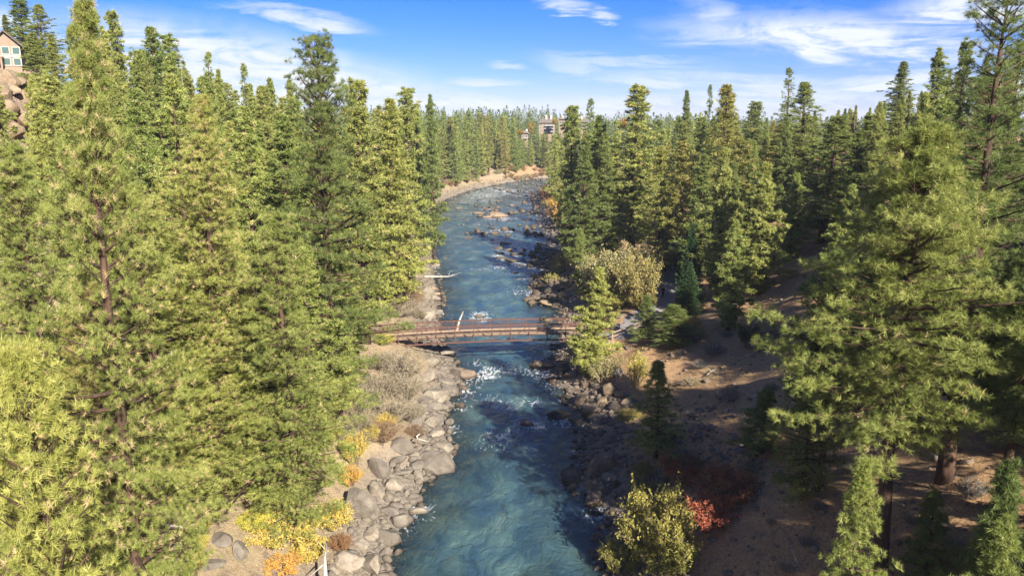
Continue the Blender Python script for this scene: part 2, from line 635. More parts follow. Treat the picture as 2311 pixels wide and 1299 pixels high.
def mat_ground():
    m, nt = new_mat('slope_ground')
    g = NT(nt)
    geo = g.n('ShaderNodeNewGeometry')
    vec = geo.outputs['Position']
    sp = g.n('ShaderNodeSeparateXYZ')
    g.l(vec, sp.inputs[0])
    big = g.noise(vec, 0.22, 5, 0.6)
    med = g.noise(vec, 1.3, 6, 0.65)
    fine = g.noise(vec, 9.0, 6, 0.75)
    litter = g.ramp(fine, [(0.3, (0.15, 0.088, 0.046)), (0.5, (0.39, 0.235, 0.118)), (0.7, (0.60, 0.42, 0.235))])
    tan = g.ramp(fine, [(0.3, (0.22, 0.155, 0.09)), (0.55, (0.38, 0.29, 0.18)), (0.75, (0.50, 0.40, 0.26))])
    side = g.rng(g.math('ADD', sp.outputs[0], g.math('MULTIPLY', big, 6.0)), -1.0, 5.0, 0, 1)
    c = g.mix(side, tan, litter)
    soil = g.ramp(fine, [(0.35, (0.10, 0.075, 0.055)), (0.7, (0.26, 0.21, 0.16))])
    c = g.mix(g.rng(med, 0.52, 0.66, 0, 0.75), c, soil)
    c = g.mix(g.rng(big, 0.55, 0.68, 0, 0.4), c, (0.34, 0.30, 0.15, 1))
    # slope -> bare rock
    at = g.n('ShaderNodeAttribute', attribute_name='steep')
    rock = g.ramp(g.noise(vec, 0.9, 8, 0.7, 0.6), [(0.3, (0.16, 0.105, 0.075)), (0.5, (0.38, 0.28, 0.21)), (0.7, (0.48, 0.39, 0.30))])
    c = g.mix(at.outputs['Fac'], c, rock)
    # river bed
    bed = g.ramp(g.noise(vec, 1.1, 6, 0.65), [(0.3, (0.08, 0.075, 0.05)), (0.5, (0.20, 0.19, 0.12)), (0.7, (0.36, 0.33, 0.23))])
    c = g.mix(g.rng(sp.outputs[2], 0.35, 0.02, 0, 1), c, bed)
    # near the water: stony margin
    stone = g.ramp(g.noise(vec, 3.5, 6, 0.7), [(0.35, (0.12, 0.10, 0.085)), (0.6, (0.31, 0.27, 0.22))])
    att2 = g.n('ShaderNodeAttribute', attribute_name='shore')
    c = g.mix(g.math('MULTIPLY', att2.outputs['Fac'], 0.85), c, stone)
    farg = g.n('ShaderNodeAttribute', attribute_name='yard')
    c = g.mix(farg.outputs['Fac'], c, (0.12, 0.12, 0.06, 1))
    p = g.n('ShaderNodeBsdfPrincipled')
    g.l(c, p.inputs['Base Color'])
    p.inputs['Roughness'].default_value = 0.95
    p.inputs['Specular IOR Level'].default_value = 0.15
    b = g.n('ShaderNodeBump')
    b.inputs['Strength'].default_value = 0.9
    b.inputs['Distance'].default_value = 0.12
    g.l(g.math('ADD', g.math('MULTIPLY', med, 1.2), fine), b.inputs['Height'])
    g.l(b.outputs[0], p.inputs['Normal'])
    o = g.n('ShaderNodeOutputMaterial')
    g.l(p.outputs[0], o.inputs[0])
    return m


def mat_water():
    m, nt = new_mat('river_water')
    g = NT(nt)
    geo = g.n('ShaderNodeNewGeometry')
    vec = geo.outputs['Position']
    dep = g.n('ShaderNodeAttribute', attribute_name='depth').outputs['Fac']
    foa = g.n('ShaderNodeAttribute', attribute_name='foam').outputs['Fac']
    v1 = g.mapping(vec, scale=(1.0, 0.55, 1.0))
    warp = g.n('ShaderNodeTexNoise'); warp.inputs['Scale'].default_value = 0.35; warp.inputs['Detail'].default_value = 2
    g.l(vec, warp.inputs['Vector'])
    addw = g.n('ShaderNodeVectorMath', operation='MULTIPLY_ADD')
    g.l(warp.outputs['Color'], addw.inputs[0]); addw.inputs[1].default_value = (2.2, 2.2, 0); g.l(v1, addw.inputs[2])
    w1 = g.noise(addw.outputs[0], 0.55, 3, 0.55)
    w2 = g.noise(addw.outputs[0], 2.1, 4, 0.6)
    w3 = g.noise(vec, 6.5, 3, 0.6)
    hgt = g.math('ADD', g.math('ADD', g.math('MULTIPLY', w1, 2.4), g.math('MULTIPLY', w2, 1.25)), g.math('MULTIPLY', w3, 0.18))
    b = g.n('ShaderNodeBump')
    b.inputs['Strength'].default_value = 1.0
    b.inputs['Distance'].default_value = 0.15
    g.l(hgt, b.inputs['Height'])
    body = g.ramp(g.noise(addw.outputs[0], 0.33, 6, 0.62, 0.5), [(0.25, (0.022, 0.055, 0.090)), (0.44, (0.040, 0.090, 0.122)), (0.56, (0.070, 0.135, 0.140)), (0.72, (0.145, 0.215, 0.185))])
    p = g.n('ShaderNodeBsdfPrincipled')
    g.l(body, p.inputs['Base Color'])
    p.inputs['Roughness'].default_value = 0.06
    p.inputs['IOR'].default_value = 1.33
    g.l(b.outputs[0], p.inputs['Normal'])
    # shallow water lets the bed through
    tr = g.n('ShaderNodeBsdfTransparent')
    tr.inputs[0].default_value = (0.72, 0.86, 0.80, 1)
    gl = g.n('ShaderNodeBsdfGlossy')
    gl.inputs['Roughness'].default_value = 0.05
    g.l(b.outputs[0], gl.inputs['Normal'])
    fr = g.n('ShaderNodeFresnel'); fr.inputs['IOR'].default_value = 1.33
    g.l(b.outputs[0], fr.inputs['Normal'])
    sh = g.n('ShaderNodeMixShader')
    g.l(fr.outputs[0], sh.inputs[0]); g.l(tr.outputs[0], sh.inputs[1]); g.l(gl.outputs[0], sh.inputs[2])
    mx = g.n('ShaderNodeMixShader')
    g.l(g.rng(g.math('ADD', dep, g.math('MULTIPLY', g.math('SUBTRACT', w1, 0.5), 0.6)), 0.0, 1.35, 0.12, 0.86), mx.inputs[0])
    g.l(sh.outputs[0], mx.inputs[1]); g.l(p.outputs[0], mx.inputs[2])
    # foam
    fn = g.noise(g.mapping(vec, scale=(1.0, 0.40, 1)), 1.3, 5, 0.58, 2.6)
    th = g.math('SUBTRACT', 0.77, g.math('MULTIPLY', foa, 0.42))
    ff = g.math('MULTIPLY', g.math('SUBTRACT', fn, th), 3.6, clamp=True)
    ff = g.math('MULTIPLY', ff, g.rng(foa, 0.02, 0.25))
    fo = g.n('ShaderNodeBsdfDiffuse'); fo.inputs[0].default_value = (0.78, 0.80, 0.80, 1)
    mx2 = g.n('ShaderNodeMixShader')
    g.l(ff, mx2.inputs[0]); g.l(mx.outputs[0], mx2.inputs[1]); g.l(fo.outputs[0], mx2.inputs[2])
    o = g.n('ShaderNodeOutputMaterial')
    g.l(mx2.outputs[0], o.inputs[0])
    return m


# ------------------------------------------------------------------ ground
def axis(segs):
    out = [segs[0][0]]
    for a, b, st in segs:
        n = max(1, int(round((b - a) / st)))
        out += list(np.linspace(a, b, n + 1)[1:])
    return np.array(out)


gx = axis([(-4000, -700, 300), (-700, -160, 20), (-160, -70, 3), (-70, -40, 1.2), (-40, 45, 0.75), (45, 90, 1.5), (90, 160, 3), (160, 700, 20), (700, 4000, 300)])
gy = axis([(-400, -80, 30), (-80, 15, 4), (15, 135, 0.75), (135, 300, 1.8), (300, 460, 3), (460, 1000, 15), (1000, 6000, 250)])
GX, GY = np.meshgrid(gx, gy)
GZ = height(GX, GY)
ny, nx = GX.shape
idx = np.arange(ny * nx).reshape(ny, nx)
F = np.stack([idx[:-1, :-1], idx[:-1, 1:], idx[1:, 1:], idx[1:, :-1]], -1).reshape(-1, 4)
dzx = np.gradient(GZ, axis=1) / np.maximum(np.gradient(GX, axis=1), 1e-3)
dzy = np.gradient(GZ, axis=0) / np.maximum(np.gradient(GY, axis=0), 1e-3)
DLg = xl(GY) - GX
Sg = np.maximum(DLg, GX - xr(GY))
steep = sstep(np.hypot(dzx, dzy), 0.75, 1.3) * sstep(Sg, 25, 35)
shore = (1 - sstep(Sg + (vnoise(GX, GY, 2.5, 4) - 0.5) * 3, 1.5, 5.5))
yard = sstep(GY, 383, 392) * sstep(Sg, 3, 8)
ground = obj('ground', mesh_np('ground', np.stack([GX, GY, GZ], -1), F, 4, mat_ground(), True,
                               {'steep': steep.ravel(), 'shore': shore.ravel(), 'yard': yard.ravel()}), kind='structure')

# path ribbon, 30 mm proud of its bench
M_PATH = mat_simple('path_gravel', (0.17, 0.155, 0.145), (0.29, 0.265, 0.25), 1.2, 0.95, 0.5, detail=8)
pv, pf = [], []
for i, p in enumerate(PATHS):
    t = PATHS[min(i + 1, len(PATHS) - 1)] - PATHS[max(i - 1, 0)]
    n = np.array([-t[1], t[0], 0.0]); n /= np.linalg.norm(n)
    for k in range(9):
        w = (k / 8 - 0.5) * 2 * (1.65 + 0.22 * math.sin(i * 0.7) * (1 if k > 4 else -1))
        q = p + n * w
        e = max(0.0, abs(k / 8 - 0.5) * 2 - 0.8)
        pv.append((q[0], q[1], max(H(q[0], q[1]), p[2]) + 0.06 - 0.3 * e))
    if i:
        for k in range(8):
            a = (i - 1) * 9 + k
            pf.append((a, a + 1, a + 10, a + 9))
obj('path', mesh_np('path', pv, pf, 4, M_PATH, True), kind='structure')

# ------------------------------------------------------------------ boulders
def rock_mesh(name, seed, flat=1.0, sub=3, jag=1.0):
    r = np.random.default_rng(seed)
    import bmesh
    bm = bmesh.new()
    bmesh.ops.create_icosphere(bm, subdivisions=sub, radius=1.0)
    V = np.array([v.co[:] for v in bm.verts])
    planes = []
    for k in range(int(9 + 4 * jag)):
        n = r.normal(size=3); n[2] = abs(n[2]) * 0.8 if r.random() < 0.6 else n[2]
        n /= np.linalg.norm(n)
        planes.append((n, r.uniform(0.50, 0.84)))
    for n, d in planes:
        s = V @ n
        over = np.maximum(s - d, 0)
        V = V - np.outer(over * 0.96, n)
    off = r.uniform(0, 30, 3)
    nz = (np.sin(V[:, 0] * 3.1 + off[0]) * np.sin(V[:, 1] * 2.7 + off[1]) * np.sin(V[:, 2] * 3.3 + off[2])) * 0.10
    nz += (np.sin(V[:, 0] * 8 + off[1]) * np.sin(V[:, 1] * 7 + off[2]) * np.sin(V[:, 2] * 9 + off[0])) * 0.035
    V = V * (1 + nz * jag)[:, None]
    V += r.normal(scale=0.012 * jag, size=V.shape)
    V[:, 2] *= flat
    V /= np.abs(V[:, :2]).max()
    for v, c in zip(bm.verts, V):
        v.co = c
    me = bpy.data.meshes.new(name)
    bm.to_mesh(me)
    bm.free()
    me.polygons.foreach_set('use_smooth', np.ones(len(me.polygons), dtype=bool))
    me.set_sharp_from_angle(angle=R(24))
    me.materials.append(M_ROCK)
    return me


ROCKS = [rock_mesh('boulder', 100 + k, 1.0, 3 if k < 8 else 2, 0.6 + 0.14 * (k % 6)) for k in range(14)]
TONE = {'pale': (0.86, 0.82, 0.75), 'grey': (0.60, 0.575, 0.55), 'dark': (0.33, 0.30, 0.28), 'brown': (0.62, 0.52, 0.44), 'tan': (0.88, 0.73, 0.56), 'black': (0.20, 0.19, 0.19)}
N_BOULD = [0]
RIVER_ROCKS = []


def size_word(w):
    return 'huge' if w > 3 else 'big' if w > 2 else 'medium' if w > 1.2 else 'small'


def add_boulder(x, y, wid, hei, tone, phrase=None, z=None, dep=None, label=None, sink=0.35):
    me = ROCKS[rng.integers(0, len(ROCKS))]
    g = H(x, y)
    zz = max(g, -0.15) if z is None else z
    o = thing('boulder', (x, y, zz + hei * (0.5 - sink)), 'boulder', 'boulder', 'boulders along the river', rng.uniform(0, 6.28), me)
    o.scale = (wid / 2, (dep or wid * rng.uniform(0.75, 1.0)) / 2, hei / 2)
    o.rotation_euler = (rng.uniform(-.3, .3), rng.uniform(-.3, .3), rng.uniform(-0.6, 0.6) + (math.pi if rng.random() < .5 else 0))
    t = TONE[tone]
    k = rng.uniform(0.88, 1.12)
    o.color = (t[0] * k, t[1] * k, t[2] * k, 1)
    if label:
        o['label'] = label
    else:
        pend(o, '%s %s boulder %s' % (size_word(wid), {'black': 'blackish', 'brown': 'dark brown', 'pale': 'pale grey', 'tan': 'tan'}.get(tone, tone), phrase))
    N_BOULD[0] += 1
    if g < 0.1:
        RIVER_ROCKS.append((x, y, wid))
    return o


def px_boulder(u, v, w, h, tone, phrase, label=None, dep=None):
    """u, v: middle of the stone in the photo, w, h: its size there"""
    p = at_ground(u, v + h * 0.30, lo=0.0)
    pr = project(p)
    s = pr[2] / FPX
    W = w * s
    # seen from above by an angle, the stone's photo height mixes its height and depth
    el = math.atan2(CAM[2] - p[2], math.hypot(p[0], p[1]))
    D = dep * W if dep else W * 0.85
    Hh = max((0.35 if s * FPX < 130 else 0.16) * W, (h * s - D * math.sin(el) * 0.8) / math.cos(el) * 1.15)
    Hh = min(Hh, W * 1.5)
    Hh *= 1.15
    add_boulder(p[0], p[1] + D * 0.2, W * (1.2 if w > 24 else 1.1), Hh, tone, phrase, label=label, dep=D * 1.1)


LB, LM = 'on the left shore below the bridge', 'on the left shore, bottom of view'
BL = [
    (985, 889, 58, 44, 'pale', LB), (852, 1053, 54, 56, 'grey', LM), (890, 1090, 50, 44, 'pale', LM), (850, 1103, 42, 46, 'pale', LM),
    (811, 1134, 72, 96, 'grey', LM), (989, 1044, 80, 56, 'grey', LM), (902, 1005, 60, 40, 'grey', LM), (995, 1005, 58, 34, 'pale', LM),
    (960, 1014, 32, 34, 'grey', LM), (937, 1026, 32, 30, 'grey', LM), (894, 1037, 40, 26, 'grey', LM), (938, 1049, 44, 30, 'grey', LM),
    (905, 1064, 44, 26, 'grey', LM), (941, 1073, 32, 34, 'grey', LM), (973, 946, 46, 38, 'pale', LB), (1014, 950, 28, 26, 'grey', LB),
    (938, 951, 36, 32, 'grey', LB), (982, 975, 42, 26, 'pale', LB), (1008, 970, 38, 16, 'grey', LB), (950, 1150, 50, 24, 'pale', LM),
    (934, 1129, 40, 20, 'grey', LM), (918, 1110, 18, 20, 'grey', LM), (877, 1150, 54, 36, 'grey', LM), (900, 1174, 38, 46, 'grey', LM),
    (870, 1208, 66, 52, 'grey', LM), (840, 1203, 44, 38, 'pale', LM), (814, 1225, 42, 34, 'pale', LM), (782, 1262, 68, 56, 'pale', LM),
    (835, 1270, 56, 56, 'pale', LM), (870, 1247, 26, 28, 'grey', LM), (873, 1279, 30, 34, 'grey', LM), (749, 1289, 34, 26, 'pale', LM),
    (1039, 911, 28, 22, 'dark', LB), (904, 1127, 46, 26, 'pale', LM), (847, 1146, 30, 40, 'grey', LM), (977, 811, 44, 26, 'pale', LB),
    (1005, 829, 36, 20, 'grey', LB), (1029, 840, 30, 24, 'dark', LB), (1060, 843, 42, 26, 'brown', LB), (965, 848, 52, 34, 'pale', LB),
    (1002, 860, 40, 24, 'grey', LB), (1045, 872, 28, 16, 'pale', LB), (1018, 880, 40, 26, 'grey', LB), (985, 918, 50, 18, 'grey', LB),
    (958, 900, 34, 22, 'grey', LB), (1005, 795, 40, 14, 'pale', LB), (1010, 1028, 34, 20, 'grey', LM),
]
RB, RM = 'on the shaded right shore below the bridge', 'in the water by the right shore'
BL += [
    (1222, 820, 50, 30, 'brown', RM), (1193, 957, 42, 15, 'brown', 'awash below the bridge'), (1260, 938, 66, 16, 'black', RM), (1300, 952, 40, 14, 'black', RM),
    (1250, 857, 40, 20, 'brown', RB), (1273, 831, 34, 34, 'dark', RB), (1290, 845, 26, 20, 'tan', RB), (1377, 877, 38, 40, 'tan', RB),
    (1313, 899, 38, 30, 'tan', RB), (1333, 922, 52, 36, 'brown', RB), (1358, 907, 36, 36, 'tan', RB), (1408, 888, 38, 26, 'tan', RB),
    (1310, 1002, 28, 20, 'dark', RB), (1361, 1043, 64, 74, 'brown', RB), (1298, 1071, 56, 46, 'dark', RB), (1346, 1122, 56, 50, 'brown', RB),
    (1338, 1090, 28, 20, 'brown', RB), (1378, 1076, 42, 18, 'pale', RB), (1392, 1090, 26, 22, 'dark', RB), (1370, 1105, 30, 24, 'dark', RB),
    (1385, 985, 40, 34, 'brown', RB), (1360, 975, 30, 22, 'dark', RB), (1398, 840, 26, 26, 'pale', RB), (1345, 868, 24, 16, 'grey', RB),
    (1425, 905, 40, 24, 'brown', RB), (1390, 915, 36, 24, 'dark', RB), (1290, 880, 26, 18, 'dark', RB), (1320, 868, 24, 18, 'brown', RB),
    (1405, 958, 36, 24, 'brown', RB), (1372, 945, 30, 20, 'dark', RB), (1345, 1155, 36, 16, 'black', RB), (1388, 1030, 24, 24, 'brown', RB),
]
MR = 'in the rapids beyond the bridge'
FR = 'far up the river before the bend'
SR = 'on the right shore beyond the bridge'
BL += [
    (1085, 712, 24, 14, 'brown', MR), (1237, 720, 34, 12, 'tan', SR), (1202, 508, 20, 12, 'black', MR), (1147, 517, 36, 9, 'brown', MR), (1113, 513, 30, 8, 'dark', MR),
    (1108, 490, 36, 7, 'tan', MR), (1135, 487, 60, 8, 'tan', MR), (1080, 479, 34, 9, 'tan', MR), (992, 531, 22, 6, 'brown', MR), (1054, 537, 26, 6, 'tan', MR),
    (1086, 549, 8, 5, 'black', MR), (1142, 548, 26, 10, 'tan', MR), (1125, 558, 30, 9, 'tan', MR), (1146, 563, 26, 10, 'brown', MR), (1125, 571, 24, 9, 'black', MR),
    (1159, 572, 22, 11, 'dark', MR), (1180, 571, 19, 12, 'dark', MR), (1203, 578, 18, 18, 'black', MR), (1128, 580, 34, 9, 'brown', MR), (1160, 587, 34, 16, 'dark', MR),
    (1190, 591, 16, 9, 'black', MR), (1175, 597, 18, 10, 'dark', MR), (1197, 600, 20, 12, 'brown', MR), (1212, 594, 22, 12, 'dark', MR), (1222, 602, 26, 12, 'dark', MR),
    (1130, 600, 18, 6, 'tan', MR), (1160, 613, 20, 8, 'tan', MR), (1190, 616, 12, 6, 'tan', MR), (1168, 628, 16, 6, 'tan', MR), (1185, 562, 12, 7, 'brown', MR),
    (1230, 580, 18, 10, 'dark', SR), (1240, 595, 20, 10, 'black', SR), (1255, 625, 30, 20, 'tan', SR), (1218, 622, 22, 16, 'grey', SR), (1200, 627, 18, 10, 'grey', SR),
    (1230, 612, 24, 12, 'tan', SR), (1215, 637, 32, 9, 'grey', SR), (1248, 648, 34, 14, 'pale', SR), (1230, 662, 28, 14, 'grey', SR), (1255, 662, 26, 12, 'grey', SR),
    (1222, 668, 24, 12, 'grey', SR), (1240, 684, 38, 12, 'tan', SR), (1262, 690, 30, 18, 'dark', SR), (1275, 648, 26, 12, 'grey', SR), (1215, 659, 20, 6, 'tan', SR),
    (1285, 665, 26, 14, 'grey', SR), (1272, 700, 24, 20, 'brown', SR), (1280, 630, 26, 9, 'dark', SR), (1105, 670, 10, 5, 'brown', MR), (1245, 556, 16, 7, 'pale', SR),
    (1225, 560, 24, 7, 'grey', SR), (1110, 540, 12, 4, 'brown', MR), (1070, 515, 10, 4, 'brown', MR), (1100, 521, 14, 4, 'brown', MR), (1003, 581, 12, 6, 'tan', MR),
    (1040, 506, 9, 3, 'dark', MR), (1165, 560, 10, 5, 'dark', MR), (1217, 545, 14, 4, 'dark', SR),
]
for k in range(60):
    v = rng.uniform(406, 510)
    f = (v - 400) / 100
    u = rng.uniform(1010 + 60 * (1 - f), 1215)
    if (u - 1000) / 215 < rng.random() * 0.8:
        continue
    BL.append((u, v, rng.uniform(7, 20) * (0.7 + f * 0.5), rng.uniform(2.5, 6), ['tan', 'brown', 'dark', 'grey'][rng.integers(0, 4)], FR))
for b in BL:
    px_boulder(*b)

# far-shore boulders and rubble
for k in range(34):
    y = rng.uniform(96, 240)
    x = float(xl(y)) - rng.uniform(-0.8, 3.2)
    add_boulder(x, y, rng.uniform(0.8, 2.6), rng.uniform(0.5, 1.2), ['pale', 'grey', 'tan', 'grey'][rng.integers(0, 4)], 'on the left shore beyond the bridge')
for k in range(16):
    y = rng.uniform(140, 290)
    x = float(xr(y)) + rng.uniform(-0.8, 2.5)
    add_boulder(x, y, rng.uniform(0.9, 2.4), rng.uniform(0.5, 1.3), ['dark', 'brown', 'grey'][rng.integers(0, 3)], SR)
add_boulder(*(at_z(955, 655, 1.8)[:2]), 3.6, 2.6, 'pale', z=0.8, label='huge pale smooth boulder among tan shrubs on the left bank above the bridge')
add_boulder(*(at_z(963, 700, 1.6)[:2]), 3.2, 2.0, 'pale', z=0.7, label='huge pale flat-topped boulder just above the bridge on the left shore')
# upper slope stones on the right
for (u, v, w, h) in [(1545, 865, 26, 12), (1520, 800, 20, 12), (1548, 795, 18, 12), (1536, 806, 20, 10), (1600, 858, 22, 8), (1660, 990, 26, 8), (1405, 713, 20, 10), (2230, 960, 30, 18), (2185, 1040, 26, 16), (1660, 1160, 30, 16)]:
    px_boulder(u, v, w, h, 'brown', 'lying on the shaded right slope')
for (u, v, w, h) in [(385, 1222, 64, 34), (500, 1215, 60, 44), (540, 1240, 44, 40), (300, 1290, 60, 30), (470, 1275, 60, 20)]:
    px_boulder(u, v, w, h, 'grey', 'half buried in bare tan ground, lower left')
# cliff boulders below the house
for (u, v, w, h) in [(12, 175, 50, 26), (36, 180, 34, 20), (22, 200, 44, 24), (4, 215, 50, 30), (44, 215, 40, 24), (28, 235, 44, 28), (8, 250, 56, 34), (40, 262, 44, 30), (16, 290, 56, 36), (-12, 190, 50, 36), (-10, 270, 50, 36), (2, 325, 50, 30)]:
    px_boulder(u, v, w, h, 'tan', 'in the rocky cliff under the upper-left house')

# countless smaller stones: shores and talus
def stones(name, pts, smin, smax, seed, label, tone):
    r = np.random.default_rng(seed)
    base = []
    for k in range(8):
        me = rock_mesh('stone_base', seed * 10 + k, 0.7, 1, 1.0)
        V = np.array([v.co[:] for v in me.vertices]); Fk = np.array([p.vertices[:] for p in me.polygons])
        base.append((V, Fk))
        bpy.data.meshes.remove(me)
    VV, FF, o = [], [], 0
    for (x, y, z) in pts:
        V, Fk = base[r.integers(0, 8)]
        s = smin + (smax - smin) * r.random() ** 2.5
        a = r.uniform(0, 6.28)
        ca, sa = math.cos(a), math.sin(a)
        W_ = V * np.array([s, s * r.uniform(.6, 1), s * r.uniform(.6, 1)]) * 0.5
        VV.append(np.stack([W_[:, 0] * ca - W_[:, 1] * sa + x, W_[:, 0] * sa + W_[:, 1] * ca + y, W_[:, 2] + z + s * 0.12], -1))
        FF.append(Fk + o)
        o += len(V)
    me = mesh_np(name, np.concatenate(VV), np.concatenate(FF), 3, M_ROCK)
    ob = obj(name, me, kind='stuff', color=tone)
    ob['label'] = label
    ob['category'] = 'stones'
    return ob


def shore_pts(n, side, y0, y1, lo, hi, seed):
    r = np.random.default_rng(seed)
    y = y0 + (y1 - y0) * r.random(n) ** 1.3
    d = r.uniform(lo, hi, n)
    x = xl(y) - d if side < 0 else xr(y) + d
    z = np.maximum(height(x, y), -0.12)
    return np.stack([x, y, z], -1)


rp = []
for k in range(700):
    v = 404 + 130 * rng.random() ** 1.2
    u = rng.uniform(1030, 1225)
    if rng.random() < (1225 - u) / 240 + 0.1 or vnoise(u, v * 4, 30, 77) < 0.45: continue
    p = at_z(u, v, 0)
    rp.append((p[0], p[1], 0.0))
for k in range(260):
    u, v = 1240 + rng.normal() * 26, 560 + rng.uniform(0, 130)
    p = at_z(u, v, 0)
    rp.append((p[0], p[1], max(-0.1, H(p[0], p[1]))))
stones('rapids_stones', rp, 0.7, 3.0, 9, 'small rocks breaking the surface of the far rapids', (0.40, 0.34, 0.29))
stones('shore_stones', shore_pts(1500, -1, 38, 110, -0.6, 3.6, 1), 0.12, 1.3, 3, 'loose grey stones filling the gaps between boulders on the left shore', (0.55, 0.52, 0.49))
stones('shore_stones', shore_pts(2600, 1, 40, 120, -1.2, 4.5, 2), 0.15, 1.0, 4, 'dark loose stones along the shaded right shore', (0.65, 0.58, 0.52))
stones('gravel_bar', shore_pts(2200, -1, 110, 380, -1.5, 4.0, 3), 0.25, 1.3, 5, 'bar of grey gravel and cobbles along the far left shore', (0.62, 0.57, 0.50))
stones('gravel_bar', shore_pts(1100, 1, 120, 330, -2.5, 2.0, 4), 0.3, 1.4, 6, 'dark gravel and cobbles along the far right shore', (0.6, 0.54, 0.5))
tal = []
for (u, v, su, sv, n) in [(1590, 955, 70, 45, 520), (1500, 1000, 50, 40, 200), (1640, 1230, 110, 60, 260), (1700, 990, 60, 40, 160), (1950, 1150, 300, 130, 260)]:
    for k in range(n):
        uu, vv = u + rng.normal() * su, v + rng.normal() * sv
        p = at_z(uu, max(vv, 760), 6.0 + (uu - 1500) * 0.006)
        if p[0] - xr(p[1]) > 2:
            tal.append((p[0], p[1], H(p[0], p[1])))
for k in range(1500):
    y = 30 + 90 * rng.random() ** 1.3
    x = float(xr(y)) + rng.uniform(4, 45)
    if vnoise(x, y, 4, 61) > 0.45: tal.append((x, y, H(x, y)))
stones('scree', tal, 0.12, 0.75, 7, 'scree of small grey-brown stones on the shaded right slope', (0.62, 0.56, 0.52))

# ------------------------------------------------------------------ water
wy = axis([(24, 115, 0.4), (115, 230, 0.9), (230, 345, 1.6)])
NC = 56
WX, WY = [], []
for y in wy:
    a, b = float(xl(y)) - 1.6, float(xr(y)) + 1.6
    WX.append(np.linspace(a, b, NC)); WY.append(np.full(NC, y))
wy2 = axis([(345.0, 470, 2.5)])
for y in wy2[1:]:
    a, b = float(xl(y)) - 3, max(float(xr(min(y, 450))), float(xl(y)) + 60) + 3
    WX.append(np.linspace(a, min(b, 1600), NC)); WY.append(np.full(NC, y))
WX, WY = np.array(WX), np.array(WY)
bedz = height(WX, WY)
foam = np.zeros_like(WX)
for (x, y, w) in RIVER_ROCKS:
    rr = 0.55 + w * 0.42
    foam += 0.42 * np.exp(-((WX - x) ** 2 / (rr * 1.1) ** 2 + (WY - y + w * 0.35) ** 2 / (rr * 1.3) ** 2))
for (u, v, su, sv, k) in [(1105, 843, 26, 12, 1.25), (1130, 833, 40, 14, .5), (1165, 838, 24, 8, .6), (1140, 925, 40, 12, .6), (1125, 985, 34, 12, .55), (1165, 950, 30, 14, .7),
                          (1085, 712, 22, 12, .9), (1150, 1000, 60, 30, .45), (1210, 905, 30, 12, .6), (1115, 905, 50, 16, .35), (1205, 670, 30, 20, .6), (1150, 655, 40, 14, .55),
                          (1280, 1020, 24, 20, .5), (1255, 905, 20, 10, .6), (1230, 845, 24, 8, .7), (1060, 820, 30, 10, .5), (1200, 1035, 30, 14, .4), (1085, 440, 70, 6, .5), (1060, 452, 70, 8, .5),
                          (1180, 530, 60, 20, .4), (1120, 600, 90, 30, .3), (1140, 430, 90, 12, .5)]:
    p = at_z(u, v, 0)
    s = project(p)[2] / FPX
    q = at_z(u, v + sv, 0)
    foam += 0.66 * k * np.exp(-((WX - p[0]) ** 2 / (su * s) ** 2 + (WY - p[1]) ** 2 / (p[1] - q[1] + .2) ** 2))
foam += 0.22 * sstep(vnoise(WX, WY, 7, 21), 0.35, 0.9) * sstep(WY, 50, 70) + 0.12
foam += 0.10 * sstep(WY, 200, 300)
WZ = (vnoise(WX, WY, 2.6, 31) - 0.5) * 0.16 + (vnoise(WX, WY * 0.8, 1.1, 33) - 0.5) * 0.07
ny, nx = WX.shape
idx = np.arange(ny * nx).reshape(ny, nx)
F = np.stack([idx[:-1, :-1], idx[:-1, 1:], idx[1:, 1:], idx[1:, :-1]], -1).reshape(-1, 4)
obj('river_water', mesh_np('river_water', np.stack([WX, WY, WZ], -1), F, 4, mat_water(), True,
                           {'depth': np.clip(-bedz, 0, 3).ravel(), 'foam': np.clip(foam, 0, 0.78).ravel()}), kind='structure')

# ------------------------------------------------------------------ trees
def frames(A, r):
    """rotation matrices taking +z to each row of A, with a random spin"""
    A = A / np.linalg.norm(A, axis=1, keepdims=True)
    ref = r.normal(size=A.shape)
    X = np.cross(A, ref); X /= np.linalg.norm(X, axis=1, keepdims=True) + 1e-9
    Y = np.cross(A, X)
    return np.stack([X, Y, A], axis=1)          # (m,3,3): rows are axes


def tuft_templates(k, n, L, w, spread, r, bent=0.0):
    out = []
    for _ in range(k):
        ct = r.uniform(math.cos(spread), 1, n)
        st = np.sqrt(1 - ct ** 2)
        ph = r.uniform(0, 2 * math.pi, n)
        D = np.stack([st * np.cos(ph), st * np.sin(ph), ct], -1)
        S = np.zeros((n, 3)); S[:, 2] = r.uniform(-0.45, 0.1, n) * L
        T = S + D * (L * r.uniform(0.75, 1.1, n))[:, None]
        X = np.cross(D, r.normal(size=(n, 3))); X /= np.linalg.norm(X, axis=1, keepdims=True)
        tri = np.stack([S + X * w / 2 + D * L * 0.04, S - X * w / 2 + D * L * 0.04, T], 1)
        out.append(tri.reshape(-1, 3))
    return out


def tufts_mesh(name, P, A, S, tint, tmpl, r, mat):
    P, A, S, tint = map(np.asarray, (P, A, S, tint))
    Fm = frames(A, r)
    ch = r.integers(0, len(tmpl), len(P))
    VV, TT = [], []
    for k, T in enumerate(tmpl):
        m = ch == k
        if not m.any():
            continue
        V = np.einsum('vi,mij->mvj', T, Fm[m]) * S[m][:, None, None] + P[m][:, None, :]
        VV.append(V.reshape(-1, 3))
        TT.append(np.repeat(tint[m], len(T)))
    V = np.concatenate(VV); T = np.concatenate(TT)
    return mesh_np(name, V, np.arange(len(V)).reshape(-1, 3), 3, mat, False, {'tint': T})


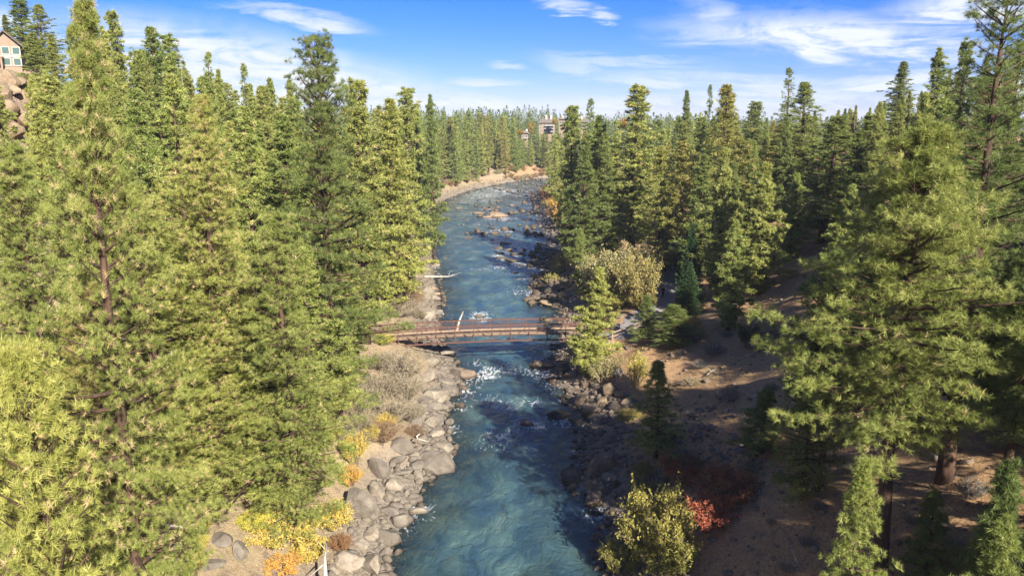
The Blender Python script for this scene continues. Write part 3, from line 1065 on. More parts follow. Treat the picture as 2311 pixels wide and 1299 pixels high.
def shape_fn(kind, t):
    t = min(max(t, 0.0), 1.0)
    if kind == 'cone':
        return min(1.0, (t + 0.12) / 0.3) * (1 - t) ** 0.72
    if kind == 'column':
        return min(1.0, (t + 0.2) / 0.4) * (1 - t) ** 0.5
    if kind == 'round':
        return min(1.0, (t + 0.25) / 0.45) * (1 - t ** 1.5) ** 0.8
    if kind == 'young':
        return (1 - t) ** 0.85
    return 1 - t


def make_pine(seed, Ht, Rm, cb, shape, tufts, L, w, n_needle, lod, sparse=0.12, step=0.5, dead=0.05, crown_r=0.55, spread=1.5):
    """returns (trunk mesh, crown mesh)"""
    r = np.random.default_rng(seed)
    mb = MB()
    lean = r.normal(scale=0.012, size=2)
    wob = r.uniform(0, 6.28, 4)

    def axis_pt(z):
        return np.array([lean[0] * z + 0.10 * math.sin(z * 0.33 + wob[0]), lean[1] * z + 0.10 * math.sin(z * 0.29 + wob[1]), z])
    tr = Ht * 0.0135 + 0.05
    nseg = 12 if lod == 0 else 7 if lod == 1 else 4
    zs = np.linspace(-0.6, Ht * 0.99, nseg + 1)
    mb.tube([axis_pt(z) for z in zs], [max(0.015, tr * (1 - max(z, 0) / Ht) ** 0.85 * (1.25 if z <= 0 else 1)) for z in zs], (9, 6, 4)[lod])
    P, A, S, T = [], [], [], []
    z = cb * Ht
    az_l = r.uniform(0, 6.28, 5)
    levels = 0
    while z < Ht * 0.985:
        t = max(0.0, (z / Ht - cb) / (1 - cb))
        nb = int(r.integers(4, 7)) if lod == 0 else int(r.integers(3, 6)) if lod < 2 else int(r.integers(3, 5))
        a0 = r.uniform(0, 6.28)
        for b in range(nb):
            az = a0 + b * 6.283 / nb + r.normal(scale=0.3)
            if r.random() < sparse:
                continue
            lump = 1 + 0.24 * math.sin(az * 2 + az_l[0] + t * 7) + 0.20 * math.sin(az * 3 + az_l[1] - t * 13) + 0.16 * math.sin(t * 23 + az_l[2])
            ln = Rm * shape_fn(shape, t) * lump * r.uniform(0.72, 1.12)
            ln = max(ln, 0.30)
            el = R(-14 + 62 * t ** 1.15 + r.normal(scale=7))
            dh = np.array([math.cos(az), math.sin(az), 0])
            side = np.array([-math.sin(az), math.cos(az), 0])
            p0 = axis_pt(z)
            sw = r.normal(scale=0.08)

            def bp(s):
                return p0 + dh * ln * s * math.cos(el) + np.array([0, 0, 1]) * (ln * s * math.sin(el) + 0.13 * ln * s * s) + side * ln * s * s * sw
            if lod == 0:
                mb.tube([bp(s) for s in (0, .3, .6, .85)], [0.022 + 0.018 * ln, 0.016 + 0.012 * ln, 0.012 + 0.006 * ln, 0.008], 4, cap=False)
            elif lod == 1 and ln > 0.8:
                mb.tube([bp(s) for s in (0, .5, .85)], [0.03 + 0.018 * ln, 0.02 + 0.010 * ln, 0.012], 3, cap=False)
            nc = max(1, int(round(0.62 * ln ** 1.65))) if lod == 0 else max(1, int(round(ln / (crown_r * 1.15))))
            cents = [(bp(1.0 - 0.1 * r.random()), 1.0)]
            for c in range(nc):
                s = r.uniform(0.16, 0.95)
                sd = r.uniform(-1, 1) * (ln * 0.50 * (1.12 - s) + 0.12)
                q = bp(s) + side * sd + np.array([0, 0, r.uniform(-0.05, 0.22)])
                cents.append((q, s))
                if lod == 0 and r.random() < 0.8:
                    mb.tube([bp(max(0.05, s - 0.22)), q], [0.014, 0.006], 3, cap=False)
            if lod == 0:
                cents.append((p0 + dh * min(ln, r.uniform(0.40, 1.1)) + np.array([0, 0, r.uniform(-0.1, 0.3)]), 0.7))
            elif lod == 1 and r.random() < 0.45:
                cents.append((p0 + dh * min(ln, r.uniform(0.40, 0.9)), 0.6))
            for (c, s) in cents:
                rc = crown_r * r.uniform(0.65, 1.25) * (0.72 + 0.28 * min(1, ln / 2)) * (1 - 0.45 * t)
                k = max(2, int(round(tufts * r.uniform(0.7, 1.3) * (0.6 + 0.5 * s) * (1 - 0.45 * t))))
                D = r.normal(size=(k, 3)); D /= np.linalg.norm(D, axis=1, keepdims=True)
                D[:, 2] = np.where(r.random(k) < 0.85, np.abs(D[:, 2]) * 0.95, -0.4 * np.abs(D[:, 2]))
                rad = rc * r.uniform(0.35, 1.0, k)
                Q = c + D * rad[:, None] * np.array([1.1, 1.1, 0.80])
                Ax = D * 0.9 + dh * 0.45 + np.array([0, 0, 0.45])
                P.append(Q); A.append(Ax)
                S.append(r.uniform(0.8, 1.2, k))
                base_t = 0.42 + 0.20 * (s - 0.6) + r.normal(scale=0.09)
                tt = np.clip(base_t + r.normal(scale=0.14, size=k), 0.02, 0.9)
                dm = r.random(k) < dead * (1.6 - s) * (1.2 if lod == 0 else 0.7)
                tt[dm] = r.uniform(0.94, 1.0, dm.sum())
                T.append(tt)
        z += step * r.uniform(0.75, 1.25) * (1.0 if t < 0.75 else 0.7)
        levels += 1
    # a few bare dead limbs under the crown
    if lod < 2:
        for k in range(16 if lod == 0 else 7):
            zz = r.uniform(max(0.06, cb * 0.4), cb + 0.25) * Ht
            az = r.uniform(0, 6.28); ln = r.uniform(0.5, 0.85) * Rm * 0.75
            p0 = axis_pt(zz)
            dh = np.array([math.cos(az), math.sin(az), 0])
            e = r.uniform(-0.3, 0.15)
            mb.tube([p0, p0 + dh * ln * .5 + np.array([0, 0, ln * e * .5]), p0 + dh * ln + np.array([0, 0, ln * e * 0.7])], [0.035, 0.022, 0.008], 3, cap=False)
    tm = mb.mesh('trunk', M_BARK, True)
    tmpl = tuft_templates(7, n_needle, L, w, spread, r)
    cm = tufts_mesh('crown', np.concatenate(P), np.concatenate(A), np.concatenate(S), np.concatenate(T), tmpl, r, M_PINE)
    return (tm, cm, Ht, Rm)


def make_fir(seed, Ht, Rm, lod=0):
    r = np.random.default_rng(seed)
    mb = MB()
    mb.tube([(0, 0, -0.4), (0, 0, Ht * 0.5), (0, 0, Ht * 0.99)], [Ht * 0.014 + .03, Ht * 0.008 + .02, 0.01], 6)
    P, A, S, T = [], [], [], []
    z = 0.05 * Ht
    while z < Ht * 0.985:
        t = z / Ht
        ln0 = Rm * (1 - t) ** 0.9
        nb = 6
        a0 = r.uniform(0, 6.28)
        for b in range(nb):
            az = a0 + b * 6.283 / nb + r.normal(scale=.15)
            ln = max(0.12, ln0 * r.uniform(0.75, 1.12))
            dh = np.array([math.cos(az), math.sin(az), 0]); side = np.array([-math.sin(az), math.cos(az), 0])
            el = R(-8 + 50 * t)
            for s in np.arange(0.15, 1.01, 0.11 / max(ln, 0.4)):
                for sd in (-1, 0, 1):
                    wd = 0.42 * ln * (1.05 - s) * abs(sd) * r.uniform(.4, 1)
                    c = np.array([0, 0, z]) + dh * ln * s * math.cos(el) + side * sd * wd + np.array([0, 0, ln * s * math.sin(el) - 0.10 * ln * abs(sd) + 0.08 * ln * s * s])
                    P.append(c); A.append(dh + side * sd * 0.8 + np.array([0, 0, 0.15]))
                    S.append(r.uniform(.8, 1.2)); T.append(np.clip(0.3 + 0.45 * s * s + r.normal(scale=.1), 0, 1))
        z += 0.30
    tmpl = tuft_templates(5, 9, 0.24, 0.05, 0.75, r)
    return (mb.mesh('trunk', M_BARK, True), tufts_mesh('crown', np.array(P), np.array(A), np.array(S), np.array(T), tmpl, r, M_FIR), Ht, Rm)


TEMPL = {
    # near: long individual needles
    'N0': make_pine(1, 27, 4.6, 0.08, 'cone', 11, 0.235, 0.0175, 24, 0, 0.10, 0.52, 0.10, 0.62),
    'N1': make_pine(2, 24, 4.4, 0.06, 'column', 11, 0.235, 0.0175, 24, 0, 0.10, 0.50, 0.05, 0.66),
    'N2': make_pine(3, 18, 4.6, 0.04, 'round', 11, 0.235, 0.0175, 24, 0, 0.08, 0.44, 0.035, 0.70),
    'N3': make_pine(4, 32, 4.8, 0.30, 'column', 8.5, 0.27, 0.019, 22, 0, 0.22, 0.65, 0.06, 0.66),
    'N4': make_pine(7, 20, 4.8, 0.33, 'round', 13, 0.25, 0.018, 24, 0, 0.06, 0.38, 0.02, 0.68),
    'S0': make_pine(5, 6.5, 1.7, 0.06, 'young', 8.5, 0.23, 0.024, 16, 0, 0.04, 0.30, 0.0, 0.34),
    'S1': make_pine(6, 11, 2.5, 0.12, 'young', 8.5, 0.26, 0.028, 14, 0, 0.06, 0.40, 0.0, 0.48),
    # middle distance
    'M0': make_pine(11, 27, 3.9, 0.08, 'cone', 9.5, 0.38, 0.085, 8, 1, 0.08, 0.50, 0.03, 0.62),
    'M1': make_pine(12, 25, 3.5, 0.10, 'column', 9.5, 0.38, 0.085, 8, 1, 0.10, 0.52, 0.04, 0.62),
    'M2': make_pine(13, 29, 4.0, 0.20, 'cone', 6.5, 0.42, 0.08, 8, 1, 0.30, 0.70, 0.04, 0.68),
    'M3': make_pine(14, 14, 3.0, 0.05, 'cone', 10, 0.31, 0.065, 9, 1, 0.04, 0.36, 0.01, 0.50),
    'M4': make_pine(15, 26, 4.1, 0.12, 'round', 8.0, 0.40, 0.085, 8, 1, 0.12, 0.56, 0.04, 0.72),
    'M5': make_pine(16, 26, 3.6, 0.14, 'round', 9.5, 0.38, 0.085, 8, 1, 0.16, 0.55, 0.02, 0.58),
    'M6': make_pine(17, 24, 4.2, 0.06, 'cone', 9.5, 0.38, 0.085, 8, 1, 0.14, 0.54, 0.05, 0.66),
    'M7': make_pine(18, 28, 3.4, 0.22, 'column', 9.0, 0.38, 0.085, 8, 1, 0.22, 0.58, 0.06, 0.60),
    # far
    'F0': make_pine(21, 25, 4.0, 0.06, 'cone', 6.0, 0.60, 0.19, 4, 2, 0.08, 0.70, 0.03, 0.75),
    'F1': make_pine(22, 24, 3.7, 0.08, 'column', 6.0, 0.60, 0.19, 4, 2, 0.10, 0.72, 0.04, 0.75),
    'F2': make_pine(23, 26, 4.2, 0.12, 'cone', 6.0, 0.62, 0.20, 4, 2, 0.20, 0.80, 0.04, 0.85),
    'D0': make_fir(31, 12, 2.7),
}
TINTS = {'yellow-green': (1.09, 1.10, 0.97), 'fresh green': (0.90, 0.99, 0.87), 'deep green': (0.66, 0.76, 0.70), 'olive': (1.0, 0.90, 0.82), 'bluish green': (0.82, 0.92, 0.86)}
TREES = []


def add_tree(tk, x, y, ztop, tint, label=None, phrase=None, wf=1.0, name='pine_tree', group='pines in the canyon', base=None, cat='tree'):
    tm, cm, Ht, Rm = TEMPL[tk]
    z0 = H(x, y) if base is None else base
    h = ztop - z0
    s = h / Ht
    o = thing(name, (x, y, z0), label or 'pine', cat, group, rng.uniform(0, 6.28))
    o.scale = (s * wf, s * wf, s)
    o.rotation_euler = (rng.normal() * 0.018, rng.normal() * 0.018, o.rotation_euler[2])
    a = obj('trunk', tm, o)
    b = obj('crown', cm, o)
    c = TINTS[tint]
    k = rng.uniform(0.92, 1.08)
    b.color = (c[0] * k, c[1] * k, c[2] * k, 1)
    if label is None:
        pend(o, phrase)
    TREES.append((x, y, z0, ztop, Rm * s * wf))
    return o


def px_tree(u, v, Y, tk, tint, width=None, label=None, phrase=None, **kw):
    """u, v: the tip in the photo; Y: how far off; width: crown width in photo pixels"""
    p = at_dist(u, v, Y)
    x, y, zt = p
    tm, cm, Ht, Rm = TEMPL[tk]
    s = (zt - H(x, y)) / Ht
    wf = 1.0
    if width:
        if tk[0] == 'S':
            width *= 1.4
        width = max(width, 0.72 * 2 * Rm * s * FPX / project(p)[2])
        wf = (width * project(p)[2] / FPX / 2) / (Rm * s)
    return add_tree(tk, x, y, zt, tint, label, phrase, wf, **kw)


# --- the trees one can single out (tip x, tip y, distance, kind, tint, crown width px, label)
YG, FG, DG, OL, BG_ = 'yellow-green', 'fresh green', 'deep green', 'olive', 'bluish green'
HERO = [
    # left bank, near
    (132, -12, 27, 'N0', YG, 500, 'tallest near pine at the left edge, long tufts, tip leaving the frame'),
    (75, 775, 20, 'N2', YG, 560, 'bright bushy pine filling the bottom left corner'),
    (575, 640, 47, 'N2', YG, 410, 'low spreading pine above the yellow shrubs, over the left shore boulders'),
    (470, 335, 48, 'N1', YG, 330, 'broad bright pine in the left foreground, left of the lone tall pine'),
    (300, 420, 45, 'N1', YG, 360, 'broad pine with dead brown tufts between the two foreground pines at left'),
    (425, 205, 46, 'N0', YG, 260, 'slim spire of a young pine rising left of the broad foreground pine'),
    (625, 480, 44, 'N1', YG, 250, 'rounded bright pine just left of and below the lone tall pine'),
    (712, 82, 60, 'N1', DG, 270, 'lone tall dark-topped pine standing highest on the left bank'),
    (798, 182, 82, 'M1', YG, 150, 'narrow tall pine first to the right of the lone tall left pine'),
    (868, 225, 100, 'M0', YG, 150, 'pine overhanging the shrubs beyond the bridge, left bank'),
    (905, 200, 118, 'M1', FG, 120, 'dark twin-looking pine tip right of centre on the left bank skyline'),
    (755, 560, 70, 'M0', YG, 150, 'shorter pine behind the left end of the footbridge'),
    (690, 560, 56, 'M4', YG, 180, 'full pine at the foot of the lone tall left pine'),
    (30, 330, 40, 'N1', YG, 260, 'pine cut by the left edge below the house'),
    (190, 640, 38, 'N1', OL, 290, 'olive pine with bare grey twigs above the bottom left corner'),
    (5, 470, 44, 'N1', YG, 260, 'pine at the left edge below the rocky cliff'),
    (-60, 600, 30, 'N2', YG, 360, 'pine mostly out of frame at the left edge, above the corner pine'),
    (380, 560, 48, 'N1', FG, 230, 'narrow gap-filling pine between the broad foreground pine and the brown-tufted one'),
    (1216, 308, 405, 'F0', FG, 24, 'far pine in front of the left end of the apartment building'),
    (1262, 300, 408, 'F0', FG, 24, 'far pine in front of the right end of the apartment building'),
    (1238, 318, 400, 'F2', DG, 26, 'far pine directly below the middle of the apartment building'),
    # upper left slope skyline
    (38, 0, 114, 'M1', DG, 90, 'pine standing right behind the gabled house'),
    (15, 35, 112, 'M0', DG, 50, 'slim small pine above the roof of the gabled house'),
    (82, 10, 110, 'M4', FG, 90, 'rounded pine right of the gabled house'),
    (195, 8, 92, 'M1', FG, 120, 'pine with twin tips right of the tallest left-edge pine'),
    (268, 28, 100, 'M1', FG, 90, 'pointed pine on the upper left skyline, tip at the left sheet of cloud'),
    (333, 62, 98, 'M4', FG, 130, 'broad pine on the upper left skyline with notched tip'),
    (384, 78, 102, 'M1', FG, 100, 'pine beside the bare dead snag on the left skyline'),
    (450, 115, 112, 'M2', FG, 70, 'open small-crowned pine against cloud on the left skyline'),
    (551, 140, 108, 'M2', DG, 60, 'pine with a bushy knob at its tip against cloud'),
    (492, 158, 116, 'M0', YG, 60, 'pointed pine left of the knob-topped pine'),
    (612, 178, 120, 'M0', YG, 80, 'pine with a sharp tip left of the lone tall pine'),
    (650, 182, 128, 'M0', FG, 56, 'slim pine tip just left of the lone tall pine crown'),
    (972, 215, 160, 'M0', DG, 60, 'pair-forming dark pine on the skyline left of river head, right partner'),
    (940, 235, 168, 'M0', FG, 60, 'pointed pine between the twin-looking tip and its dark neighbour'),
    (72, 75, 96, 'M6', FG, 90, 'pine right against the right wall of the gabled house'),
    (112, 80, 92, 'M0', YG, 80, 'pine on the rocky rim, second right of the gabled house'),
    (152, 55, 98, 'M5', FG, 80, 'blunt pine on the rim behind the tallest left-edge pine'),
    (66, 175, 80, 'M3', YG, 70, 'young pine at the foot of the rocky cliff'),
    (105, 165, 82, 'M3', FG, 80, 'young pine right of the rocky cliff'),
    (228, 70, 90, 'M6', YG, 100, 'broad pine between the twin-tipped and pointed skyline pines'),
    (300, 110, 92, 'M7', FG, 80, 'open-based pine between the pointed and the notched skyline pines'),
    # right bank, near
    (2095, 285, 34, 'N4', YG, 600, 'huge bright pine filling the right foreground'),
    (2255, 640, 42, 'N4', YG, 300, 'bright pine at the right edge beside the huge pine'),
    (1905, 570, 42, 'N4', DG, 270, 'shaded pine on the left flank of the huge right pine'),
    (2350, 560, 34, 'N4', DG, 380, 'shaded pine at the right edge in front of the reddish trunk'),
    (2290, -60, 38, 'N3', DG, 420, 'tall open pine at the right edge showing its reddish crooked trunk'),
    (1845, 700, 42, 'N2', DG, 170, 'dark low pine left of the huge right pine'),
    (1950, 1050, 29, 'S1', FG, 150, 'young green pine standing alone in the shade, lower right'),
    (2112, 1110, 32, 'S0', DG, 90, 'small dark sapling in the shade right of the young green pine'),
    (2285, 1050, 27, 'S0', DG, 150, 'young pine cut by the right edge low down'),
    (2265, 1190, 26, 'S0', FG, 170, 'bottom right corner young pine'),
    (1492, 818, 56, 'S1', FG, 105, 'young pine beside the red shrub above the right shore'),
    (1725, 880, 50, 'S0', DG, 95, 'thin grey-green sapling on the shaded slope'),
    (1338, 608, 79, 'M3', YG, 135, 'small bright pine at the right end of the footbridge'),
    (1462, 668, 84, 'S1', DG, 60, 'small dark sapling beside the path'),
    (1525, 690, 80, 'S1', DG, 110, 'dark shrubby young pine right of the rail fence'),
    (1660, 500, 80, 'M3', FG, 110, 'young pine with a bare lower trunk on the right slope'),
    (1722, 372, 88, 'M3', YG, 150, 'bright young pine in the middle of the right slope'),
    (1640, 340, 95, 'M3', YG, 110, 'bright leafy-looking pine left of the two slope saplings'),
    (1800, 395, 95, 'M3', FG, 90, 'bushy young pine right of the bright slope pine'),
    # right bank, middle
    (1435, 193, 134, 'M1', YG, 150, 'tall pine with a thin twisted tip and bare base by the path'),
    (1295, 240, 150, 'M1', FG, 100, 'first pine on the right bank before the river head'),
    (1345, 262, 142, 'M0', FG, 110, 'pointed pine left of the tall thin-tipped pine'),
    (1380, 300, 128, 'M0', DG, 90, 'shadowed pine tucked left of the tall thin-tipped pine'),
    (1320, 330, 126, 'M4', DG, 110, 'dark riverside pine on the right bank'),
    (1555, 205, 180, 'M0', DG, 56, 'bluish pointed pine on the right skyline'),
    (1607, 190, 150, 'M2', DG, 50, 'thin straggly pine tip left of the broad right skyline pine'),
    (1648, 190, 112, 'M4', OL, 150, 'broad-topped pine on the right skyline'),
    (1590, 350, 105, 'M0', DG, 110, 'shaded pine below the broad-topped right pine'),
    (1500, 330, 118, 'M4', YG, 120, 'full pine right of the tall thin-tipped pine'),
    (1545, 320, 116, 'M1', OL, 90, 'olive pine between two full pines on the right bank'),
    (1788, 152, 165, 'M2', BG_, 70, 'open see-through pine against the sky on the right'),
    (1828, 185, 118, 'M4', FG, 130, 'round-topped pine right of the see-through pine'),
    (1880, 262, 96, 'M4', DG, 180, 'dark spreading pine in the middle of the right slope'),
    (2038, 140, 130, 'M0', BG_, 90, 'tall pointed bluish pine on the right skyline'),
    (1975, 260, 110, 'M1', FG, 100, 'pine before the bluish pointed one'),
    (2130, 110, 90, 'M0', FG, 110, 'tall pine on the rising right skyline'),
    (2185, 95, 84, 'M1', DG, 100, 'pine next to the tall open pine at right'),
    (2095, 215, 80, 'M3', YG, 110, 'bright young pine behind the huge right pine'),
    (1700, 230, 140, 'M1', FG, 90, 'pine just right of the broad-topped pine'),
    (1755, 280, 130, 'M0', OL, 90, 'olive pine below the see-through pine'),
    (2215, 300, 58, 'N1', FG, 260, 'shaded pine filling the slope behind the huge right pine'),
    (2290, 330, 50, 'N1', DG, 300, 'dark pine at the right edge behind the reddish trunk'),
    (2000, 370, 66, 'M4', DG, 170, 'dark pine peeping over the left shoulder of the huge right pine'),
    (2140, 230, 72, 'M1', FG, 150, 'dense pine above the huge right pine'),
    (1935, 300, 90, 'M0', DG, 120, 'shaded pointed pine high on the right slope'),
    (2250, 170, 80, 'M0', FG, 130, 'pine touching the reddish crooked trunk tree, upper right'),
    (1330, 225, 260, 'F1', DG, 26, 'thin columnar tree sticking up at the head of the river'),
    (1297, 238, 240, 'F2', DG, 26, 'spindly pine tip right of the far houses'),
]
for (u, v, Y, tk, tint, wpx, lab) in HERO:
    if u < 900 and 30 < Y < 130:
        wpx *= 1.22
    elif u > 1250 and 90 < Y < 200:
        wpx *= 1.12
    px_tree(u, v, Y, tk, tint, wpx, lab)
px_tree(1565, 505, 96, 'D0', BG_, 85, 'bluish fir with a sharp tip beside the footpath', name='fir_tree')
px_tree(1560, 590, 90, 'D0', BG_, 95, 'dark fir right in front of the sharp-tipped fir, lower', name='fir_tree')
px_tree(1500, 470, 122, 'D0', BG_, 60, 'small dark fir behind the bare-based tall pine', name='fir_tree')
px_tree(1912, 420, 78, 'M3', FG, 120, 'green dense young pine on the upper right slope')

# --- fill trees
SKU = [-300, 0, 60, 250, 330, 400, 450, 550, 650, 760, 800, 900, 960, 1050, 1150, 1225, 1300, 1400, 1500, 1560, 1650, 1750, 1800, 1900, 2040, 2130, 2200, 2311, 2700]
SKV = [60, 60, 55, 70, 100, 125, 160, 185, 205, 225, 235, 235, 245, 250, 250, 255, 285, 290, 270, 250, 240, 265, 255, 250, 215, 190, 150, 90, 60]
EXCL = [(1205, 1268, 300), (1176, 1206, 312), (1306, 1336, 292), (0, 48, 170)]      # far houses stay in sight
RIVER_VIS = [(940, 560, 1010), (960, 1300, 640)]
cand = []
for side in (-1, 1):
    for y in np.arange(58, 400, 5.0):
        for d in np.arange(7, 100, 5.0):
            yy = y + rng.uniform(-2.2, 2.2)
            dd = d + rng.uniform(-2.2, 2.2)
            if side < 0:
                if yy < 62 and dd < 20: continue
                x = float(xl(yy)) - dd
            else:
                if yy > 330: continue
                x = float(xr(yy)) + dd
                if yy < 100 and dd < 34: continue
                if dd < 34 and 78 < yy < 150 and rng.random() < 0.6: continue
                if 60 < yy < 118 and dd < 50 and rng.random() < 0.35: continue
                dp = np.min(np.hypot(PATHS[:, 0] - x, PATHS[:, 1] - yy))
                if dp < 4.5: continue
            if side < 0 and dd < 12 and rng.random() < 0.45: continue
            if side < 0 and 58 < yy < 97 and dd < 16: continue
            if abs(x) > 0.78 * yy + 6: continue
            cand.append((math.hypot(x, yy), x, yy, side, dd))
cand.sort()
GRW, GRH = 289, 163
occ = np.zeros((GRH, GRW), np.float32)


def stamp(x, y, z0, zt, rr):
    """new picture cells a crown would cover"""
    a = project((x, y, z0)); b = project((x, y, zt))
    if a is None or b is None: return None
    sc = GRW / W0
    cu, v1, v0 = b[0] * sc, a[1] * sc, b[1] * sc
    w = rr * FPX / b[2] * sc
    r0, r1 = max(0, int(v0)), min(GRH, int(v1 * 0.92 + v0 * 0.08) + 1)
    if r1 <= r0: return None
    rows = np.arange(r0, r1)
    frac = (rows - v0) / max(1.0, v1 - v0)
    hw = w * np.minimum(1, (frac + 0.05) * 2.2) * 0.8
    cs = np.arange(GRW)
    m = np.abs(cs[None, :] - cu) <= hw[:, None]
    return r0, r1, m


for (x, y, z0, zt, rr) in sorted(TREES, key=lambda t: math.hypot(t[0], t[1])):
    pass
placed = [(x, y, rr) for (x, y, z0, zt, rr) in TREES]
keep = []
# stamp with the heroes mixed in by distance
items = [(math.hypot(t[0], t[1]), 0, t) for t in TREES] + [(c[0], 1, c) for c in cand]
items.sort(key=lambda i: i[0])
for dist, kind, it in items:
    if kind == 0:
        st = stamp(it[0], it[1], it[2], it[3], it[4])
        if st:
            r0, r1, m = st
            occ[r0:r1][m] += 0.8
        continue
    _, x, y, side, dd = it
    if any((x - a) ** 2 + (y - b) ** 2 < max(3.4, 0.75 * r_) ** 2 for a, b, r_ in placed):
        continue
    z0 = H(x, y)
    h = rng.uniform(16, 28) if rng.random() > 0.2 else rng.uniform(8, 16)
    if side > 0 and y < 118: h = rng.uniform(6, 17) if dd < 40 else rng.uniform(13, 22)
    zt = z0 + h
    pr = project((x, y, zt))
    if pr is None: continue
    skv = np.interp(pr[0], SKU, SKV) + abs(rng.normal()) * 30
    for (e0, e1, ev) in EXCL:
        ww = 3.2 * FPX / pr[2]
        if e0 - ww < pr[0] < e1 + ww: skv = max(skv, ev + 4)
    if pr[1] < skv:
        zt = at_dist(pr[0], skv, y)[2]
        h = zt - z0
    if h < 6: continue
    rr = h * 0.135
    bpx = project((x - side * rr, y, z0 + h * 0.3))
    st = stamp(x, y, z0, zt, rr)
    if st is None: continue
    r0, r1, m = st
    new = (m & (occ[r0:r1] < 1.5)).sum()
    occ[r0:r1][m] += 0.8
    if new < 4: continue
    placed.append((x, y, rr))
    keep.append((new, x, y, side, z0, zt, h, rr, dist))
keep.sort(key=lambda k: -k[0])
NMAX = 292 - len(TREES)
indiv, rest = keep[:NMAX], keep[NMAX:]
for (new, x, y, side, z0, zt, h, rr, dist) in indiv:
    if h < 15:
        tk = 'M3'
    else:
        tk = (['M0', 'M1', 'M2', 'M4', 'M5', 'M6', 'M7'] if dist < 170 else ['F0', 'F1', 'F2', 'F0'])[rng.integers(0, 7 if dist < 170 else 4)]
    if side < 0:
        tint = [YG, YG, FG, OL, FG][rng.integers(0, 5)]
    else:
        tint = [FG, DG, OL, YG, FG][rng.integers(0, 5)]
    form = {'M3': 'young', 'M0': 'conical', 'M1': 'columnar', 'M2': 'open-crowned', 'M4': 'round-topped', 'M5': 'blunt-tipped', 'M6': 'broad-skirted', 'M7': 'bare-based', 'F0': 'conical', 'F1': 'columnar', 'F2': 'open-crowned'}[tk]
    zone = ('left' if side < 0 else 'right') + (' slope below the bridge' if y < 90 else ' slope just beyond the bridge' if y < 150 else ' bank halfway to the bend' if y < 260 else ' bank near the bend')
    tb = TEMPL[tk]
    add_tree(tk, x, y, zt, tint, None, '%s %s pine, %s' % (tint, form, zone), wf=rr / (tb[3] * h / tb[2]) * (1.32 if side < 0 else 1.2))

# --- the far wood, which reads as one mass
def far_template(seed, Ht, Rm, n):
    r = np.random.default_rng(seed)
    t = r.random(n) ** 1.25
    az = r.uniform(0, 6.28, n)
    rad = Rm * (1 - t) ** 0.8 * r.uniform(0.35, 1.05, n) * (1 + .2 * np.sin(az * 3 + t * 9))
    P = np.stack([np.cos(az) * rad, np.sin(az) * rad, Ht * (0.12 + 0.86 * t)], -1)
    A = np.stack([np.cos(az), np.sin(az), 0.7 + t], -1)
    T = np.clip(r.normal(0.4, 0.17, n), 0, .9)
    tm = tuft_templates(4, 3, 1.15, 0.62, 1.2, r)
    me = tufts_mesh('tmp', P, A, np.ones(n) * (0.9 - 0.3 * t), T, tm, r, None)
    V = np.empty(len(me.vertices) * 3, np.float32); me.vertices.foreach_get('co', V)
    Tt = np.empty(len(me.vertices), np.float32); me.attributes['tint'].data.foreach_get('value', Tt)
    bpy.data.meshes.remove(me)
    return V.reshape(-1, 3), Tt


FT = [far_template(60 + k, 22, 3.4 + 0.4 * (k % 3), 110) for k in range(6)]


def far_wood(name, spots, label, color):
    VV, TT = [], []
    for (x, y, z, h, wf) in spots:
        V, T = FT[rng.integers(0, len(FT))]
        s = h / 22
        a = rng.uniform(0, 6.28)
        ca, sa = math.cos(a), math.sin(a)
        VV.append(np.stack([(V[:, 0] * ca - V[:, 1] * sa) * s * wf + x, (V[:, 0] * sa + V[:, 1] * ca) * s * wf + y, V[:, 2] * s + z], -1))
        TT.append(np.clip(T + rng.normal(scale=0.09), 0, 0.91))
    V = np.concatenate(VV)
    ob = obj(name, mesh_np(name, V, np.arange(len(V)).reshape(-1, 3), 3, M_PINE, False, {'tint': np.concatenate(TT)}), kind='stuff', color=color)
    ob['label'] = label; ob['category'] = 'forest'
    return ob


spots = []
for (new, x, y, side, z0, zt, h, rr, dist) in rest:
    spots.append((x, y, z0, h, 1.1))
if spots:
    far_wood('far_forest', spots, 'small half-hidden pines filling the gaps between nearer trees on both banks', (0.95, 1.0, 0.8))
spots = []
for y in list(np.arange(383, 470, 6.5)) + list(np.arange(470, 700, 16)):
    hw = 0.72 * y
    for x in np.arange(-hw, hw, 7.5 if y < 470 else 10):
        if y < 470 and not (-0.22 * y < x < 0.30 * y): continue
        xx, yy = x + rng.uniform(-4, 4), y + rng.uniform(-4, 4)
        if not (float(xl(yy)) - xx > 6):
            continue
        if yy < 520 and xx < -0.30 * yy: continue          # hidden by the left canyon side
        z0 = H(xx, yy)
        h = rng.uniform(15, 25)
        pr = project((xx, yy, z0 + h))
        cap = np.interp(pr[0], [0, 1000, 1050, 1230, 1270, 2311], [236, 234, 240, 236, 258, 258]) + abs(rng.normal()) * 11 + (vnoise(pr[0], yy, 38, 51) - 0.5) * 26 - 3
        for (e0, e1, ev) in EXCL[:3]:
            if yy < 455 and e0 - 8 < pr[0] < e1 + 8: cap = max(cap, ev)
        if pr[1] < cap:
            h = at_dist(pr[0], cap, yy)[2] - z0
        if h < 5: continue
        if abs(xx - 22) < 14 and abs(yy - 448) < 12: continue
        spots.append((xx, yy, z0, h, rng.uniform(1.1, 1.75)))
far_wood('far_forest', spots, 'dark band of far pine wood along the horizon beyond the river bend', (0.60, 0.72, 0.68))

